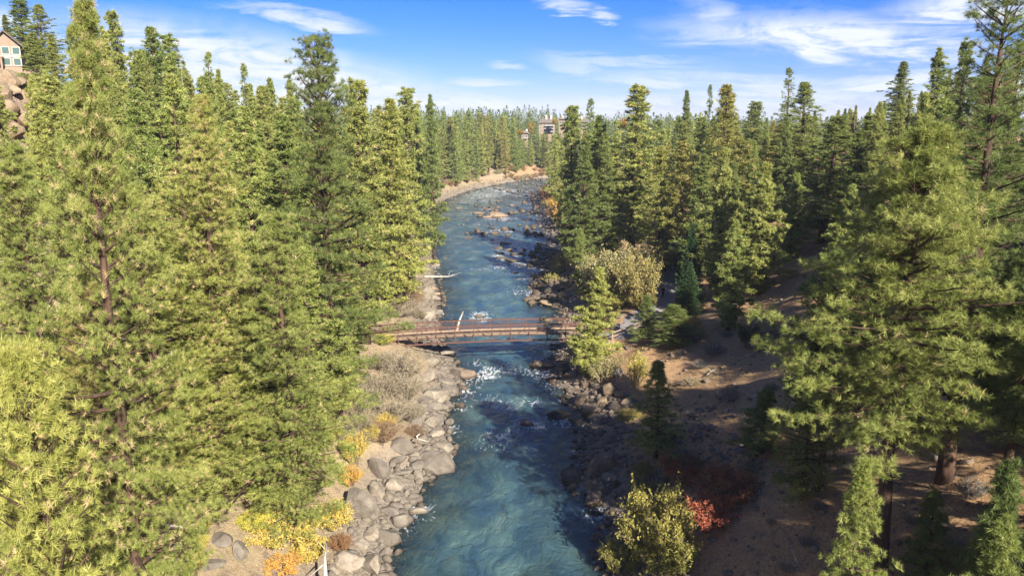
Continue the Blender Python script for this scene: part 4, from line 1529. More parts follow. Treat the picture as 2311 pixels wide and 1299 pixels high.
# --- trees out of frame on the right ridge and behind the viewpoint: they throw the shade of the lower right
k = 0
for (x, y, h) in [(25, 27, 17), (30, 36, 17), (34, 28, 19), (38, 20, 21), (42, 34, 20), (36, 2, 22), (44, 12, 23), (50, 28, 21), (40, -8, 23), (50, 4, 24),
                  (38, 46, 15), (46, 46, 17), (56, 42, 20), (60, 58, 18), (52, 58, 15), (68, 64, 18), (66, 34, 23), (30, -8, 21), (34, -20, 23), (58, 16, 24), (78, 56, 20), (86, 72, 19),
                  (44, -24, 24), (74, 20, 24), (70, 50, 21)]:
    z0 = H(x, y)
    add_tree(['M0', 'M1', 'M4'][k % 3], x, y, z0 + h, FG, None, 'pine on the right ridge out of the picture', wf=1.45)
    k += 1

# --- bare dead snags
def snag(u, v, Y, label, hgt):
    p = at_dist(u, v, Y)
    z0 = H(p[0], p[1])
    mb = MB()
    h = p[2] - z0
    mb.tube([(0, 0, -0.3), (0.1, 0, h * .5), (0.0, 0.1, h)], [0.13, 0.08, 0.02], 6)
    for k in range(26):
        z = rng.uniform(0.35, 0.97) * h; a = rng.uniform(0, 6.28); l = rng.uniform(0.4, 1.7) * (1.2 - z / h)
        mb.tube([(0.05, 0, z), (math.cos(a) * l, math.sin(a) * l, z + rng.uniform(-.3, .2) * l)], [0.035, 0.008], 3, cap=False)
    thing('dead_tree', (p[0], p[1], z0), label, 'tree', None, 0, mb.mesh('dead_tree', M_TWIG))


snag(400, 72, 100, 'bare dead snag on the left skyline', 12)
snag(1930, 265, 120, 'thin bare snag on the right skyline', 10)

# ------------------------------------------------------------------ shrubs
def make_shrub(seed, hgt, rad, stems, leaves, lsize, twigs, tw_col=True, droop=0.1, lift=0.0, fine=1.0):
    """returns (stem mesh, leaf mesh or None); unit metres"""
    r = np.random.default_rng(seed)
    mb = MB()
    ends = []
    for k in range(stems):
        az = r.uniform(0, 6.28); rr = rad * math.sqrt(r.random()) * 0.98
        hh = hgt * (1 - 0.45 * (rr / rad) ** 2) * r.uniform(0.72, 1.05)
        b = np.array([math.cos(az), math.sin(az), 0]) * rr * 0.28
        e = np.array([math.cos(az) * rr, math.sin(az) * rr, hh])
        m_ = (b + e) / 2 + r.normal(scale=0.06 * rad, size=3) + np.array([0, 0, 0.1 * hh])
        mb.tube([b, m_, e], [0.022 * hgt / 2, 0.012 * hgt / 2, 0.004], 3, cap=False)
        for j in range(twigs):
            s = r.uniform(0.35, 1.0)
            p = b * (1 - s) ** 2 + 2 * m_ * s * (1 - s) + e * s * s
            d = r.normal(size=3) * 0.6 + np.array([math.cos(az), math.sin(az), 0]) * 0.4 + np.array([0, 0, 0.7])
            d /= np.linalg.norm(d)
            l = hgt * r.uniform(0.10, 0.24)
            q = p + d * l
            side = np.cross(d, r.normal(size=3)); side /= np.linalg.norm(side)
            w = 0.012 * fine
            mb.add([p + side * w, p - side * w, q], [(0, 1, 2)], 0)
            ends.append((p, q))
    sm = mb.mesh('stems', M_TWIG)
    lm = None
    if leaves:
        n = leaves
        ii = r.integers(0, len(ends), n)
        E = np.array([e[0] for e in ends])[ii]; G = np.array([e[1] for e in ends])[ii]
        s = r.uniform(0.2, 1.1, n)[:, None]
        C = E * (1 - s) + G * s + r.normal(scale=0.03 * hgt, size=(n, 3))
        X = r.normal(size=(n, 3)); X /= np.linalg.norm(X, axis=1, keepdims=True)
        Y = np.cross(X, r.normal(size=(n, 3))); Y /= np.linalg.norm(Y, axis=1, keepdims=True)
        ls = (lsize * r.uniform(0.6, 1.3, n))[:, None]
        V = np.stack([C - X * ls, C + Y * ls * .6, C + X * ls, C - Y * ls * .6], 1).reshape(-1, 3)
        clump = vnoise(C[:, 0] * 3 + C[:, 2] * 2, C[:, 1] * 3, 0.9, seed)
        T = np.clip(0.2 + 0.5 * clump + r.normal(scale=0.16, size=n) + 0.1, 0, 1)
        lm = mesh_np('leaves', V, np.arange(len(V)).reshape(-1, 4), 4, M_LEAF, False, {'tint': np.repeat(T, 4)})
    return (sm, lm, hgt, rad)


SH = {
    'bare': [make_shrub(200 + k, 2.0, 1.6, 110, 900, 0.030, 14, fine=1.2) for k in range(3)],
    'leafy': [make_shrub(210 + k, 2.0, 1.5, 46, 6800, 0.046, 9) for k in range(3)],
    'open': [make_shrub(220 + k, 2.0, 1.3, 34, 1500, 0.055, 9) for k in range(2)],
    'sage': [make_shrub(230 + k, 1.0, 1.0, 90, 1600, 0.022, 10, fine=0.8) for k in range(2)],
    'far': [make_shrub(240 + k, 2.0, 1.7, 26, 420, 0.13, 5, fine=4.0) for k in range(3)],
}
SCOL = {'tan': ((1.0, 0.96, 0.88), (0.46, 0.38, 0.23)), 'straw': ((1.0, 0.95, 0.80), (0.50, 0.43, 0.21)), 'yellow': ((0.9, 0.8, 0.7), (0.80, 0.64, 0.16)), 'orange': ((0.9, 0.7, 0.6), (0.84, 0.54, 0.13)),
        'red': ((0.7, 0.45, 0.4), (0.58, 0.20, 0.11)), 'olive': ((0.8, 0.75, 0.6), (0.42, 0.38, 0.10)), 'sage': ((0.75, 0.75, 0.8), (0.28, 0.29, 0.29)), 'green': ((0.6, 0.6, 0.5), (0.10, 0.14, 0.04)),
        'brown': ((0.85, 0.65, 0.5), (0.40, 0.22, 0.11)), 'lemon': ((0.8, 0.8, 0.6), (0.74, 0.68, 0.12)), 'gold olive': ((0.9, 0.8, 0.6), (0.44, 0.38, 0.14))}


def add_shrub(kind, x, y, hgt, rad, colr, label=None, phrase=None, z=None):
    sm, lm, h0, r0 = SH[kind][rng.integers(0, len(SH[kind]))]
    z0 = H(x, y) if z is None else z
    o = thing('shrub', (x, y, z0 - 0.05), label or 'shrub', 'shrub', 'shrubs on the river banks', rng.uniform(0, 6.28))
    o.scale = (rad / r0, rad / r0 * rng.uniform(.85, 1.1), hgt / h0)
    a = obj('stems', sm, o, color=SCOL[colr][0])
    if lm:
        k = rng.uniform(.9, 1.1)
        c = SCOL[colr][1]
        obj('leaves', lm, o, color=(c[0] * k, c[1] * k, c[2] * k))
    if label is None:
        pend(o, phrase)
    return o


def px_shrub(kind, u, v, w, h, colr, label=None, phrase=None):
    """u, v: the foot of the shrub in the photo; w, h its size there"""
    p = at_ground(u, v)
    s = project(p)[2] / FPX
    el = math.atan2(CAM[2] - p[2], math.hypot(p[0], p[1]))
    rad = w * s / 2
    hh = max(0.5, (h * s - rad * math.sin(el)) / math.cos(el))
    return add_shrub(kind, p[0], p[1], hh, rad, colr, label, phrase)


TL = 'tangled shrub on the left bank below the bridge'
for (u, v, w, h, c) in [(905, 850, 150, 85, 'tan'), (860, 895, 150, 80, 'tan'), (915, 905, 110, 80, 'tan'), (830, 925, 120, 70, 'straw'), (880, 950, 130, 80, 'tan'), (810, 965, 110, 70, 'straw'), (930, 950, 80, 60, 'tan'),
                        (865, 990, 110, 60, 'brown'), (790, 905, 90, 60, 'tan'), (940, 985, 60, 40, 'brown'), (810, 1010, 90, 60, 'straw'), (850, 830, 90, 50, 'straw'), (770, 990, 80, 50, 'tan')]:
    px_shrub('bare', u, v, w, h, c, None, {'tan': 'bare tan ', 'straw': 'straw-coloured ', 'brown': 'brownish '}[c] + TL)
for (u, v, w, h, c, lab) in [
    (745, 1000, 70, 60, 'yellow', 'small yellow bush between the foreground pine and the tan shrubs'),
    (835, 990, 70, 44, 'yellow', 'yellow leaf patch in the tan shrubs above the left boulders'),
    (870, 960, 60, 40, 'yellow', 'upper yellow leaf patch inside the tan shrubs'),
    (800, 1050, 66, 90, 'yellow', 'golden bush at the top of the big left shore boulders'),
    (790, 1095, 60, 60, 'orange', 'orange-yellow bush left of the tallest shore boulder'),
    (640, 1215, 170, 90, 'yellow', 'wide yellow bush under the low spreading pine'),
    (745, 1190, 110, 80, 'yellow', 'yellow bush right beside the tallest shore boulder'),
    (580, 1190, 90, 60, 'lemon', 'lemon-green bush at the edge of the bare tan ground'),
    (700, 1260, 110, 70, 'yellow', 'yellow bush over the bottom shore boulders'),
    (640, 1290, 100, 60, 'orange', 'orange bush at the bottom edge left of the shore'),
    (430, 1290, 80, 60, 'yellow', 'small yellow bush on the bare ground at the bottom'),
    (455, 1240, 50, 50, 'yellow', 'thin yellow sprig bush in the middle of the bare ground'),
    (460, 1190, 40, 20, 'yellow', 'low yellow sprig at the top of the bare ground'),
    (865, 775, 60, 30, 'lemon', 'bright yellow patch under the left end of the footbridge'),
    (770, 1240, 60, 50, 'brown', 'reddish brown brush behind the bottom shore boulders')]:
    px_shrub('leafy', u, v, w, h, c, lab)
# left bank beyond the bridge
for (u, v, w, h, c) in [(890, 712, 120, 70, 'tan'), (925, 690, 90, 60, 'brown'), (870, 680, 90, 60, 'tan'), (935, 650, 80, 50, 'tan'), (900, 650, 90, 50, 'brown'), (945, 718, 50, 30, 'straw'),
                        (940, 610, 60, 50, 'straw'), (915, 615, 70, 50, 'tan'), (955, 590, 50, 50, 'straw'), (930, 575, 60, 50, 'straw'), (945, 560, 50, 40, 'straw'), (920, 640, 60, 40, 'tan')]:
    px_shrub('bare', u, v, w, h, c, None, {'tan': 'bare tan ', 'straw': 'straw-coloured ', 'brown': 'brownish '}[c] + 'shrub on the left bank just beyond the bridge')
px_shrub('leafy', 957, 505, 22, 16, 'lemon', 'bright yellow tuft at the edge of the far left shore')
for y in np.arange(142, 385, 4.2):
    for dd in (5.0, 8.5):
        yy = y + rng.uniform(-1.5, 1.5)
        x = float(xl(yy)) - dd - rng.uniform(-1.2, 1.2)
        c = ['tan', 'brown', 'brown', 'straw'][rng.integers(0, 4)]
        if dd < 6 and rng.random() < 0.5: continue
        add_shrub('far', x, yy, rng.uniform(1.3, 3.0), rng.uniform(1.3, 2.4), c, None, {'tan': 'tan', 'straw': 'straw-coloured', 'brown': 'reddish brown'}[c] + ' willow shrub lining the far left shore')
for x in np.arange(2, 75, 3.2):
    for off in (1.6, 3.6):
        yy = float(np.interp(x, LX[3:], LY[3:])) + off + rng.uniform(-.6, .6)
        c = ['tan', 'brown', 'straw'][rng.integers(0, 3)]
        add_shrub('far', x + rng.uniform(-1, 1), yy, rng.uniform(1.4, 2.8), rng.uniform(1.5, 2.6), c, None, {'tan': 'tan', 'straw': 'straw-coloured', 'brown': 'reddish brown'}[c] + ' shrub at the outside of the river bend')
# right bank beyond the bridge
for y in np.arange(128, 300, 5.0):
    for dd in (2.5, 6.5):
        yy = y + rng.uniform(-1.5, 1.5)
        x = float(xr(yy)) + dd + rng.uniform(-1.0, 1.2)
        c = ['brown', 'brown', 'orange', 'olive'][rng.integers(0, 4)]
        add_shrub('far', x, yy, rng.uniform(1.8, 3.6), rng.uniform(1.5, 2.6), c, None, {'orange': 'orange', 'olive': 'olive', 'brown': 'dark brown'}[c] + ' willow shrub lining the far right shore')
px_shrub('leafy', 1300, 585, 70, 70, 'brown', 'brown-orange bush leaning over the right shore')
px_shrub('leafy', 1330, 560, 60, 70, 'gold olive', 'golden bush behind the big straw-coloured shrub')
px_shrub('bare', 1345, 545, 60, 50, 'tan', 'pale bare brush between the right shore and the tall pine')
for i, (u, v, w, h, c) in enumerate([(1385, 680, 150, 140, 'straw'), (1440, 688, 120, 135, 'gold olive'), (1340, 650, 100, 90, 'straw'), (1425, 645, 140, 110, 'straw')]):
    px_shrub('leafy', u, v, w, h, c, ['big straw-coloured willow left of the footpath', 'golden olive willow right beside the footpath', 'straw willow skirt nearest the right shore', 'straw and gold willow top beneath the tall pine'][i])
px_shrub('leafy', 1385, 702, 120, 60, 'olive', 'low olive skirt at the foot of the big willows beside the path')
px_shrub('leafy', 1450, 700, 70, 50, 'olive', 'small olive bush where the willows meet the path')
px_shrub('open', 1362, 862, 80, 70, 'straw', 'spiky straw-coloured shrub below the bright bridge-end pine')
px_shrub('open', 1395, 835, 50, 50, 'straw', 'thin straw shrub behind the lemon-yellow one')
px_shrub('open', 1432, 872, 66, 95, 'lemon', 'bright lemon-yellow sapling shrub above the right shore rocks')
px_shrub('leafy', 1418, 950, 66, 40, 'olive', 'dull olive bush on the rocks of the right shore')
px_shrub('leafy', 1640, 1130, 170, 110, 'red', 'large dark red shrub beside the olive bush')
px_shrub('leafy', 1540, 1085, 140, 80, 'red', 'dark red shrub below the young pine')
px_shrub('leafy', 1600, 1190, 130, 100, 'red', 'maroon shrub lowest of the red ones')
px_shrub('leafy', 1560, 1060, 90, 50, 'brown', 'rusty brown brush at the back of the red shrubs')
px_shrub('leafy', 1475, 1265, 200, 215, 'olive', 'large olive and gold bush at the right waterside')
px_shrub('leafy', 1510, 1290, 170, 130, 'olive', 'olive bush at the bottom edge right of the river')
px_shrub('leafy', 1400, 1290, 110, 100, 'olive', 'olive bush hanging over the water at the bottom')
px_shrub('open', 1455, 1110, 90, 60, 'gold olive', 'gold-tipped twiggy bush top of the waterside olive bush')
px_shrub('leafy', 1450, 1070, 70, 40, 'olive', 'small olive brush on the right shore above the big boulder')
px_shrub('leafy', 1690, 785, 75, 66, 'green', 'dark round evergreen bush on the right slope')
px_shrub('leafy', 2230, 1299, 200, 90, 'olive', 'olive brush along the bottom right edge')
for (u, v, w, h) in [(1610, 800, 60, 36), (1715, 790, 60, 34), (1760, 760, 70, 40), (1645, 905, 56, 44), (1580, 830, 40, 24), (1845, 1150, 46, 36), (1760, 1080, 40, 26), (1700, 1130, 36, 24), (1820, 1230, 50, 34), (1740, 1180, 34, 22), (2060, 1180, 50, 36), (1560, 940, 34, 22), (1740, 880, 40, 26), (1780, 1290, 44, 30), (2150, 1240, 60, 40), (1855, 1070, 80, 36), (1570, 770, 40, 24), (2190, 1120, 80, 60), (1790, 960, 50, 40),
                     (1830, 470, 50, 24), (1800, 395, 44, 24), (1690, 970, 50, 40), (1640, 760, 36, 20), (1905, 1060, 60, 30), (2250, 1010, 80, 50)]:
    px_shrub('sage', u, v, w, h, 'sage', None, 'grey sagebrush on the shaded right slope')
for (u, v, w, h, c) in [(1860, 430, 50, 40, 'brown'), (1910, 430, 60, 40, 'straw'), (1780, 370, 50, 30, 'brown'), (1850, 500, 60, 50, 'olive'), (1760, 350, 50, 30, 'orange'), (1900, 500, 60, 60, 'olive'), (2300, 640, 60, 70, 'brown'),
                        (1530, 610, 50, 60, 'brown'), (1560, 745, 50, 40, 'orange'), (1545, 760, 60, 40, 'olive'), (1470, 745, 40, 30, 'olive'), (1960, 480, 60, 40, 'brown')]:
    px_shrub('leafy', u, v, w, h, c, None, {'brown': 'rusty brown', 'straw': 'straw', 'olive': 'olive', 'orange': 'orange'}[c] + ' autumn bush on the right slope')
for (u, v, w, h) in [(1560, 870, 60, 30), (1700, 1060, 70, 30), (1960, 960, 90, 30), (1880, 1000, 60, 34), (1780, 1010, 60, 30)]:
    px_shrub('open', u, v, w, h, 'tan', None, 'low pale dry brush on the shaded right slope')

# dry grass: countless blades
def grass(name, pts, label, hmin, hmax, seed):
    r = np.random.default_rng(seed)
    P = np.array(pts)
    tm = tuft_templates(6, 7, 1.0, 0.055, 0.6, r)
    A = np.tile([0, 0, 1.0], (len(P), 1)) + r.normal(scale=.15, size=(len(P), 3))
    S = r.uniform(hmin, hmax, len(P))
    ob = obj(name, tufts_mesh(name, P, A, S, r.uniform(0, 1, len(P)), tm, r, M_DRYGRASS), kind='stuff')
    ob['label'] = label; ob['category'] = 'grass'
    return ob


g1 = []
for k in range(7000):
    y = 30 + 150 * rng.random() ** 1.4
    d = rng.uniform(3.0, 26)
    g1.append((float(xl(y)) - d, y, 0))
g2 = []
for k in range(15000):
    y = 28 + 130 * rng.random() ** 1.4
    d = rng.uniform(4.0, 40)
    x = float(xr(y)) + d
    if vnoise(x, y, 3.0, 44) < 0.42: continue
    if np.min(np.hypot(PATHS[:, 0] - x, PATHS[:, 1] - y)) < 2.0: continue
    g2.append((x, y, 0))
g3 = []
for k in range(3000):
    y = rng.uniform(140, 385)
    g3.append((float(xl(y)) - rng.uniform(1.5, 5.5), y, 0))
for g_ in (g1, g2, g3):
    a = np.array(g_)
    z = height(a[:, 0], a[:, 1])
    for i in range(len(g_)):
        g_[i] = (a[i, 0], a[i, 1], z[i])
grass('dry_grass', g1, 'dry tan grass under the left bank trees and shrubs', 0.15, 0.5, 1)
grass('dry_grass', g2, 'dry brown grass on the shaded right slope', 0.15, 0.52, 2)
grass('dry_grass', g3, 'strip of pale yellow grass along the far left shore', 0.3, 0.8, 3)

# fallen twigs and branches
def litter(name, n, side, lo, hi, seed, label):
    r = np.random.default_rng(seed)
    mb = MB()
    for k in range(n):
        y = 30 + 85 * r.random() ** 1.3
        x = float(xl(y)) - r.uniform(lo, hi) if side < 0 else float(xr(y)) + r.uniform(lo, hi)
        z = H(x, y) + 0.05
        l = r.uniform(0.4, 1.9); a = r.uniform(0, 6.28)
        mb.tube([(x, y, z), (x + math.cos(a) * l * .5, y + math.sin(a) * l * .5, z + r.uniform(0, .12)), (x + math.cos(a + .3) * l, y + math.sin(a + .3) * l, z + r.uniform(0, .2))], [0.03, 0.02, 0.006], 3, cap=False)
    ob = obj(name, mb.mesh(name, M_TWIG), kind='stuff', color=(0.9, 0.85, 0.8))
    ob['label'] = label; ob['category'] = 'twigs'


litter('fallen_branches', 420, 1, 5, 40, 5, 'grey fallen twigs and branches littering the shaded right slope')
litter('fallen_branches', 300, -1, 3, 24, 6, 'grey fallen twigs and branches under the left bank pines')

# ------------------------------------------------------------------ logs
def log(pts, rad, label, twigs=(), name='log', mat=None):
    mb = MB()
    n = len(pts)
    mb.tube(pts, [rad * (1 - 0.45 * i / (n - 1)) for i in range(n)], 7)
    for (a, b, r_) in twigs:
        mb.tube([a, b], [r_, r_ * 0.3], 4, cap=False)
    o = thing(name, (0, 0, 0), label, 'log', 'driftwood by the river', 0, mb.mesh(name, mat or M_DEAD, True))
    return o


def P3(u, v, z):
    return tuple(at_z(u, v, z))


a, b, c, d = P3(905, 622, 1.6), P3(955, 624, 1.1), P3(1012, 624, 0.45), P3(1036, 615, 0.2)
log([a, b, c], 0.26, 'long bleached log reaching from the left bank into the water', [(c, P3(1016, 609, 1.2), .05), (c, P3(1042, 614, .25), .07), (c, P3(1026, 618, .5), .05), (c, P3(1032, 621, .1), .05)])
log([P3(1030, 752, -0.1), P3(1036, 725, 0.9), P3(1045, 703, 1.8)], 0.20, 'pale log jutting up out of the water behind the footbridge')
log([P3(1212, 548, .1), P3(1240, 556, .3), P3(1262, 566, .5)], 0.2, 'dark drift branch lying off the right shore', [(P3(1230, 552, .2), P3(1190, 543, .6), .08)], mat=M_BARK)
log([P3(1222, 556, .3), P3(1250, 561, .6), P3(1282, 566, .8)], 0.2, 'pale forked log on the right shore beyond the bridge', [(P3(1250, 561, .6), P3(1258, 553, 1.3), .07)])
log([P3(944, 994, 1.9), P3(941, 983, 2.4), P3(948, 978, 2.5)], 0.10, 'white forked driftwood branch caught on the left boulders', [(P3(944, 990, 2.0), P3(968, 996, 1.8), .07)])
log([P3(735, 1299, 3.0), P3(733, 1260, 3.3), P3(738, 1220, 3.6)], 0.11, 'grey upright dead branch at the bottom beside the shore boulders', [(P3(733, 1270, 3.2), P3(700, 1299, 3.0), .06), (P3(735, 1240, 3.4), P3(722, 1225, 3.8), .04)])
q = at_ground(1605, 845)
log([(q[0] - .5, q[1] - .3, q[2] + .1), (q[0], q[1], q[2] + .35), (q[0] + .5, q[1] + .3, q[2] + .5)], 0.06, 'small bleached branch on the right slope', [((q[0], q[1], q[2] + .3), (q[0] - .4, q[1] + .4, q[2] + .7), .04), ((q[0] + .2, q[1] + .1, q[2] + .4), (q[0] + .6, q[1] - .3, q[2] + .2), .03)])
q = at_ground(1700, 800)
log([(q[0] - .8, q[1] - .5, q[2] + .1), (q[0] + .8, q[1] + .5, q[2] + .3)], 0.05, 'thin pale stick near the dark round bush')
q = at_ground(1790, 1250)
log([(q[0] - .1, q[1] - .9, q[2] + .05), (q[0], q[1], q[2] + .12), (q[0] + .15, q[1] + 1.0, q[2] + .1)], 0.035, 'thin pale crooked stick on the lower right slope')
q = at_ground(655, 1180)
for i, (u, v, lab) in enumerate([(340, 1080, 'grey bare curved limb over the shaded ground at lower left'), (300, 1010, 'bare grey branch below the brown dead tufts at lower left'), (360, 1170, 'bare fallen branches at the edge of the bare ground')]):
    q = at_ground(u, v + 60)
    tw = []
    for k in range(9):
        s = rng.uniform(-2.2, 2.2)
        tw.append(((q[0] + s, q[1], q[2] + .9 + .2 * abs(s)), (q[0] + s + rng.uniform(-.9, .9), q[1] - rng.uniform(0, .8), q[2] + .9 + rng.uniform(-.5, .9)), .03))
    log([(q[0] - 2.6, q[1] + .3, q[2] + .3), (q[0] - 1.2, q[1], q[2] + 1.3), (q[0] + .4, q[1] - .2, q[2] + 1.5), (q[0] + 2.4, q[1] + .2, q[2] + .9)], 0.11, lab, tw)

# ------------------------------------------------------------------ footbridge
BA = np.array(at_z(812, 772, 3.55)); BB = np.array(at_z(1398, 752, 3.55))     # deck ends, near truss line
BLn = np.linalg.norm(BB[:2] - BA[:2])
bang = math.atan2(BB[1] - BA[1], BB[0] - BA[0])
bridge = thing('footbridge', (BA[0], BA[1], 3.35), 'rusty steel truss footbridge with pale plank deck crossing the river', 'bridge', None, bang)
BW, TH, SUBD = 2.6, 1.32, 0.62
NB = int(round(BLn / 2.22))
BS = BLn / NB


def camber(s):
    t = s / BLn
    return 0.42 * (1 - (2 * t - 1) ** 2)


def zc(s, off):
    return camber(s) + off


def part_bar(name, pq, w, h=None, mat=M_STEEL):
    mb = MB()
    for p, q in pq:
        mb.bar(p, q, w, h)
    return obj(name, mb.mesh(name, mat), bridge)


for side, yy in ((0, 0.0), (1, BW)):
    part_bar('top_chord', [((i * BS - .02, yy, zc(i * BS, TH)), ((i + 1) * BS + .02, yy, zc((i + 1) * BS, TH))) for i in range(NB)], 0.13)
    part_bar('bottom_chord', [((i * BS - .02, yy, zc(i * BS, -SUBD)), ((i + 1) * BS + .02, yy, zc((i + 1) * BS, -SUBD))) for i in range(NB)], 0.15)
    ins = 0.075 if side == 0 else -0.075
    for k, hh in enumerate((0.18, 0.34, 0.50, 0.66, 0.82, 0.98, 1.14)):
        part_bar('safety_rail', [((i * BS - .01, yy + ins, zc(i * BS, hh)), ((i + 1) * BS + .01, yy + ins, zc((i + 1) * BS, hh))) for i in range(NB)], 0.022, 0.03)
    post = MB(); post.box((0, 0, (TH - SUBD) / 2), (0.09, 0.09, TH + SUBD - 0.13))
    pm = post.mesh('post', M_STEEL)
    for i in range(NB + 1):
        obj('post', pm, bridge, (i * BS, yy, zc(i * BS, 0)))
    for i in range(NB):
        a_, b_ = i * BS, (i + 1) * BS
        mb = MB()
        # diagonals fall towards midspan
        if i < NB / 2:
            mb.bar((a_ + .06, yy + .004, zc(a_, TH - .07)), (b_ - .05, yy + .004, zc(b_, -SUBD + .07)), 0.06)
        else:
            mb.bar((a_ + .05, yy + .004, zc(a_, -SUBD + .07)), (b_ - .06, yy + .004, zc(b_, TH - .07)), 0.06)
        obj('diagonal_brace', mb.mesh('diagonal_brace', M_STEEL), bridge)
fb = MB(); fb.box((0, BW / 2, -0.16), (0.10, BW - 0.1, 0.16))
fm = fb.mesh('floor_beam', M_STEEL)
for i in range(NB + 1):
    obj('floor_beam', fm, bridge, (i * BS, 0, zc(i * BS, 0)))
part_bar('stringer', [((i * BS, yy, zc(i * BS, -0.03)), ((i + 1) * BS, yy, zc((i + 1) * BS, -0.03))) for i in range(NB) for yy in (0.35, 1.3, 2.25)], 0.07, 0.10)
pw = 0.19
pl = MB(); pl.box((0, BW / 2, 0), (pw - 0.012, BW - 0.36, 0.05))
plm = pl.mesh('plank', M_DECK)
npl = int(BLn / pw)
for i in range(npl):
    s = (i + .5) * pw
    o = obj('plank', plm, bridge, (s, rng.uniform(-.008, .008), zc(s, 0.055) + rng.uniform(-.003, .003)))
    k = rng.uniform(0.78, 1.18)
    o.color = (k, k * rng.uniform(.96, 1.02), k * rng.uniform(.9, 1.0), 1)
for yy in (0.20, BW - 0.20):
    mb = MB()
    for i in range(NB):
        mb.bar((i * BS, yy, zc(i * BS, 0.16)), ((i + 1) * BS, yy, zc((i + 1) * BS, 0.16)), 0.04, 0.14)
    o = obj('toe_board', mb.mesh('toe_board', M_DECK), bridge)
    o.color = (1.15, 1.1, 1.05, 1)
M_CONC = mat_simple('concrete', (0.28, 0.26, 0.24), (0.42, 0.40, 0.37), 2, 0.9, 0.3)
for s in (-0.45, BLn + 0.45):
    mb = MB(); mb.box((s, BW / 2, -1.1), (0.9, BW + 0.7, 2.1))
    obj('abutment', mb.mesh('abutment', M_CONC), bridge)

# ------------------------------------------------------------------ rail fence by the path
fp = [at_z(u, v, 3.9) for u, v in ((1382, 765), (1424, 750), (1466, 733))]
fence = thing('rail_fence', (fp[0][0], fp[0][1], H(fp[0][0], fp[0][1])), 'low wooden rail fence along the path at the bridge end', 'fence')
org = np.array(fence.location)
for i, p in enumerate(fp):
    for dy in (0.0,):
        mb = MB(); mb.box((0, 0, 0.5), (0.17, 0.17, 1.25))
        obj('post', mb.mesh('post', M_RAILWOOD), fence, tuple(np.array((p[0], p[1], H(p[0], p[1]))) - org))
for a_, b_ in zip(fp[:-1], fp[1:]):
    for zz in (0.98, 0.50):
        mb = MB()
        pa = np.array((a_[0], a_[1] - .02, H(a_[0], a_[1]) + zz)) - org; pb = np.array((b_[0], b_[1] - .02, H(b_[0], b_[1]) + zz)) - org
        mb.bar(pa + (pb - pa) * 0.015, pb - (pb - pa) * 0.015, 0.10, 0.14)
        obj('rail', mb.mesh('rail', M_RAILWOOD), fence)

# ------------------------------------------------------------------ person on the path
def mat_flat(name, c, rough=0.8):
    m, nt = new_mat(name)
    g = NT(nt)
    t = g.n('ShaderNodeTexCoord')
    n = g.noise(t.outputs['Object'], 14, 3)
    p = g.n('ShaderNodeBsdfPrincipled')
    g.l(g.mix(n, rgb([x * .8 for x in c]), rgb([x * 1.2 for x in c])), p.inputs['Base Color'])
    p.inputs['Roughness'].default_value = rough
    o = g.n('ShaderNodeOutputMaterial'); g.l(p.outputs[0], o.inputs[0])
    return m


def skinned(name, verts, edges, radii, mat, parent, root=0, sub=2):
    me = bpy.data.meshes.new(name)
    me.from_pydata(verts, edges, [])
    me.materials.append(mat)
    o = obj(name, me, parent)
    md = o.modifiers.new('skin', 'SKIN')
    for i, rr in enumerate(radii):
        sv = me.skin_vertices[0].data[i]
        sv.radius = (rr, rr) if not isinstance(rr, tuple) else rr
        sv.use_root = (i == root)
    md.use_smooth_shade = True
    s = o.modifiers.new('smooth', 'SUBSURF'); s.levels = sub; s.render_levels = sub
    return o


pp = at_z(1496, 672, 4.08)
person = thing('person', (pp[0], pp[1], H(pp[0], pp[1]) + 0.06), 'person in dark jacket and dark trousers standing on the gravel path', 'person', None, 0.25)
M_SKIN = mat_flat('skin', (0.45, 0.28, 0.20)); M_DARK = mat_flat('dark_cloth', (0.014, 0.014, 0.017)); M_NAVY = mat_flat('navy_cloth', (0.015, 0.019, 0.032)); M_HAIR = mat_flat('hair', (0.03, 0.02, 0.015)); M_SHOE = mat_flat('shoe', (0.02, 0.02, 0.02))
bv = [(0, 0, .95), (0, 0, 1.12), (0, 0, 1.32), (0, 0.0, 1.46), (0, -.01, 1.55), (0, -.02, 1.66), (0, -.01, 1.72),
      (.17, 0, 1.42), (.25, .0, 1.16), (.17, -.20, 1.08), (.11, -.27, 1.12), (-.17, 0, 1.42), (-.26, .0, 1.15), (-.24, -.12, .92), (-.23, -.16, .84),
      (.09, 0, .88), (.10, -.01, .50), (.10, .02, .09), (.11, -.12, .045), (-.09, 0, .88), (-.11, -.03, .50), (-.12, .02, .09), (-.14, -.12, .045)]
be = [(0, 1), (1, 2), (2, 3), (3, 4), (4, 5), (5, 6), (3, 7), (7, 8), (8, 9), (9, 10), (3, 11), (11, 12), (12, 13), (13, 14), (0, 15), (15, 16), (16, 17), (17, 18), (0, 19), (19, 20), (20, 21), (21, 22)]
brad = [.13, .125, .14, .085, .055, .095, .075, .06, .045, .035, .03, .06, .045, .035, .03, .085, .055, .04, .035, .085, .055, .04, .035]
skinned('body', bv, be, brad, M_SKIN, person)
skinned('jacket', [bv[i] for i in (0, 1, 2, 3, 7, 8, 9, 11, 12, 13)], [(0, 1), (1, 2), (2, 3), (3, 4), (4, 5), (5, 6), (3, 7), (7, 8), (8, 9)], [.165, .155, .165, .11, .085, .065, .05, .085, .065, .05], M_DARK, person)
skinned('trousers', [bv[i] for i in (0, 15, 16, 17, 19, 20, 21)], [(0, 1), (1, 2), (2, 3), (0, 4), (4, 5), (5, 6)], [.15, .105, .075, .062, .105, .075, .062], M_NAVY, person)
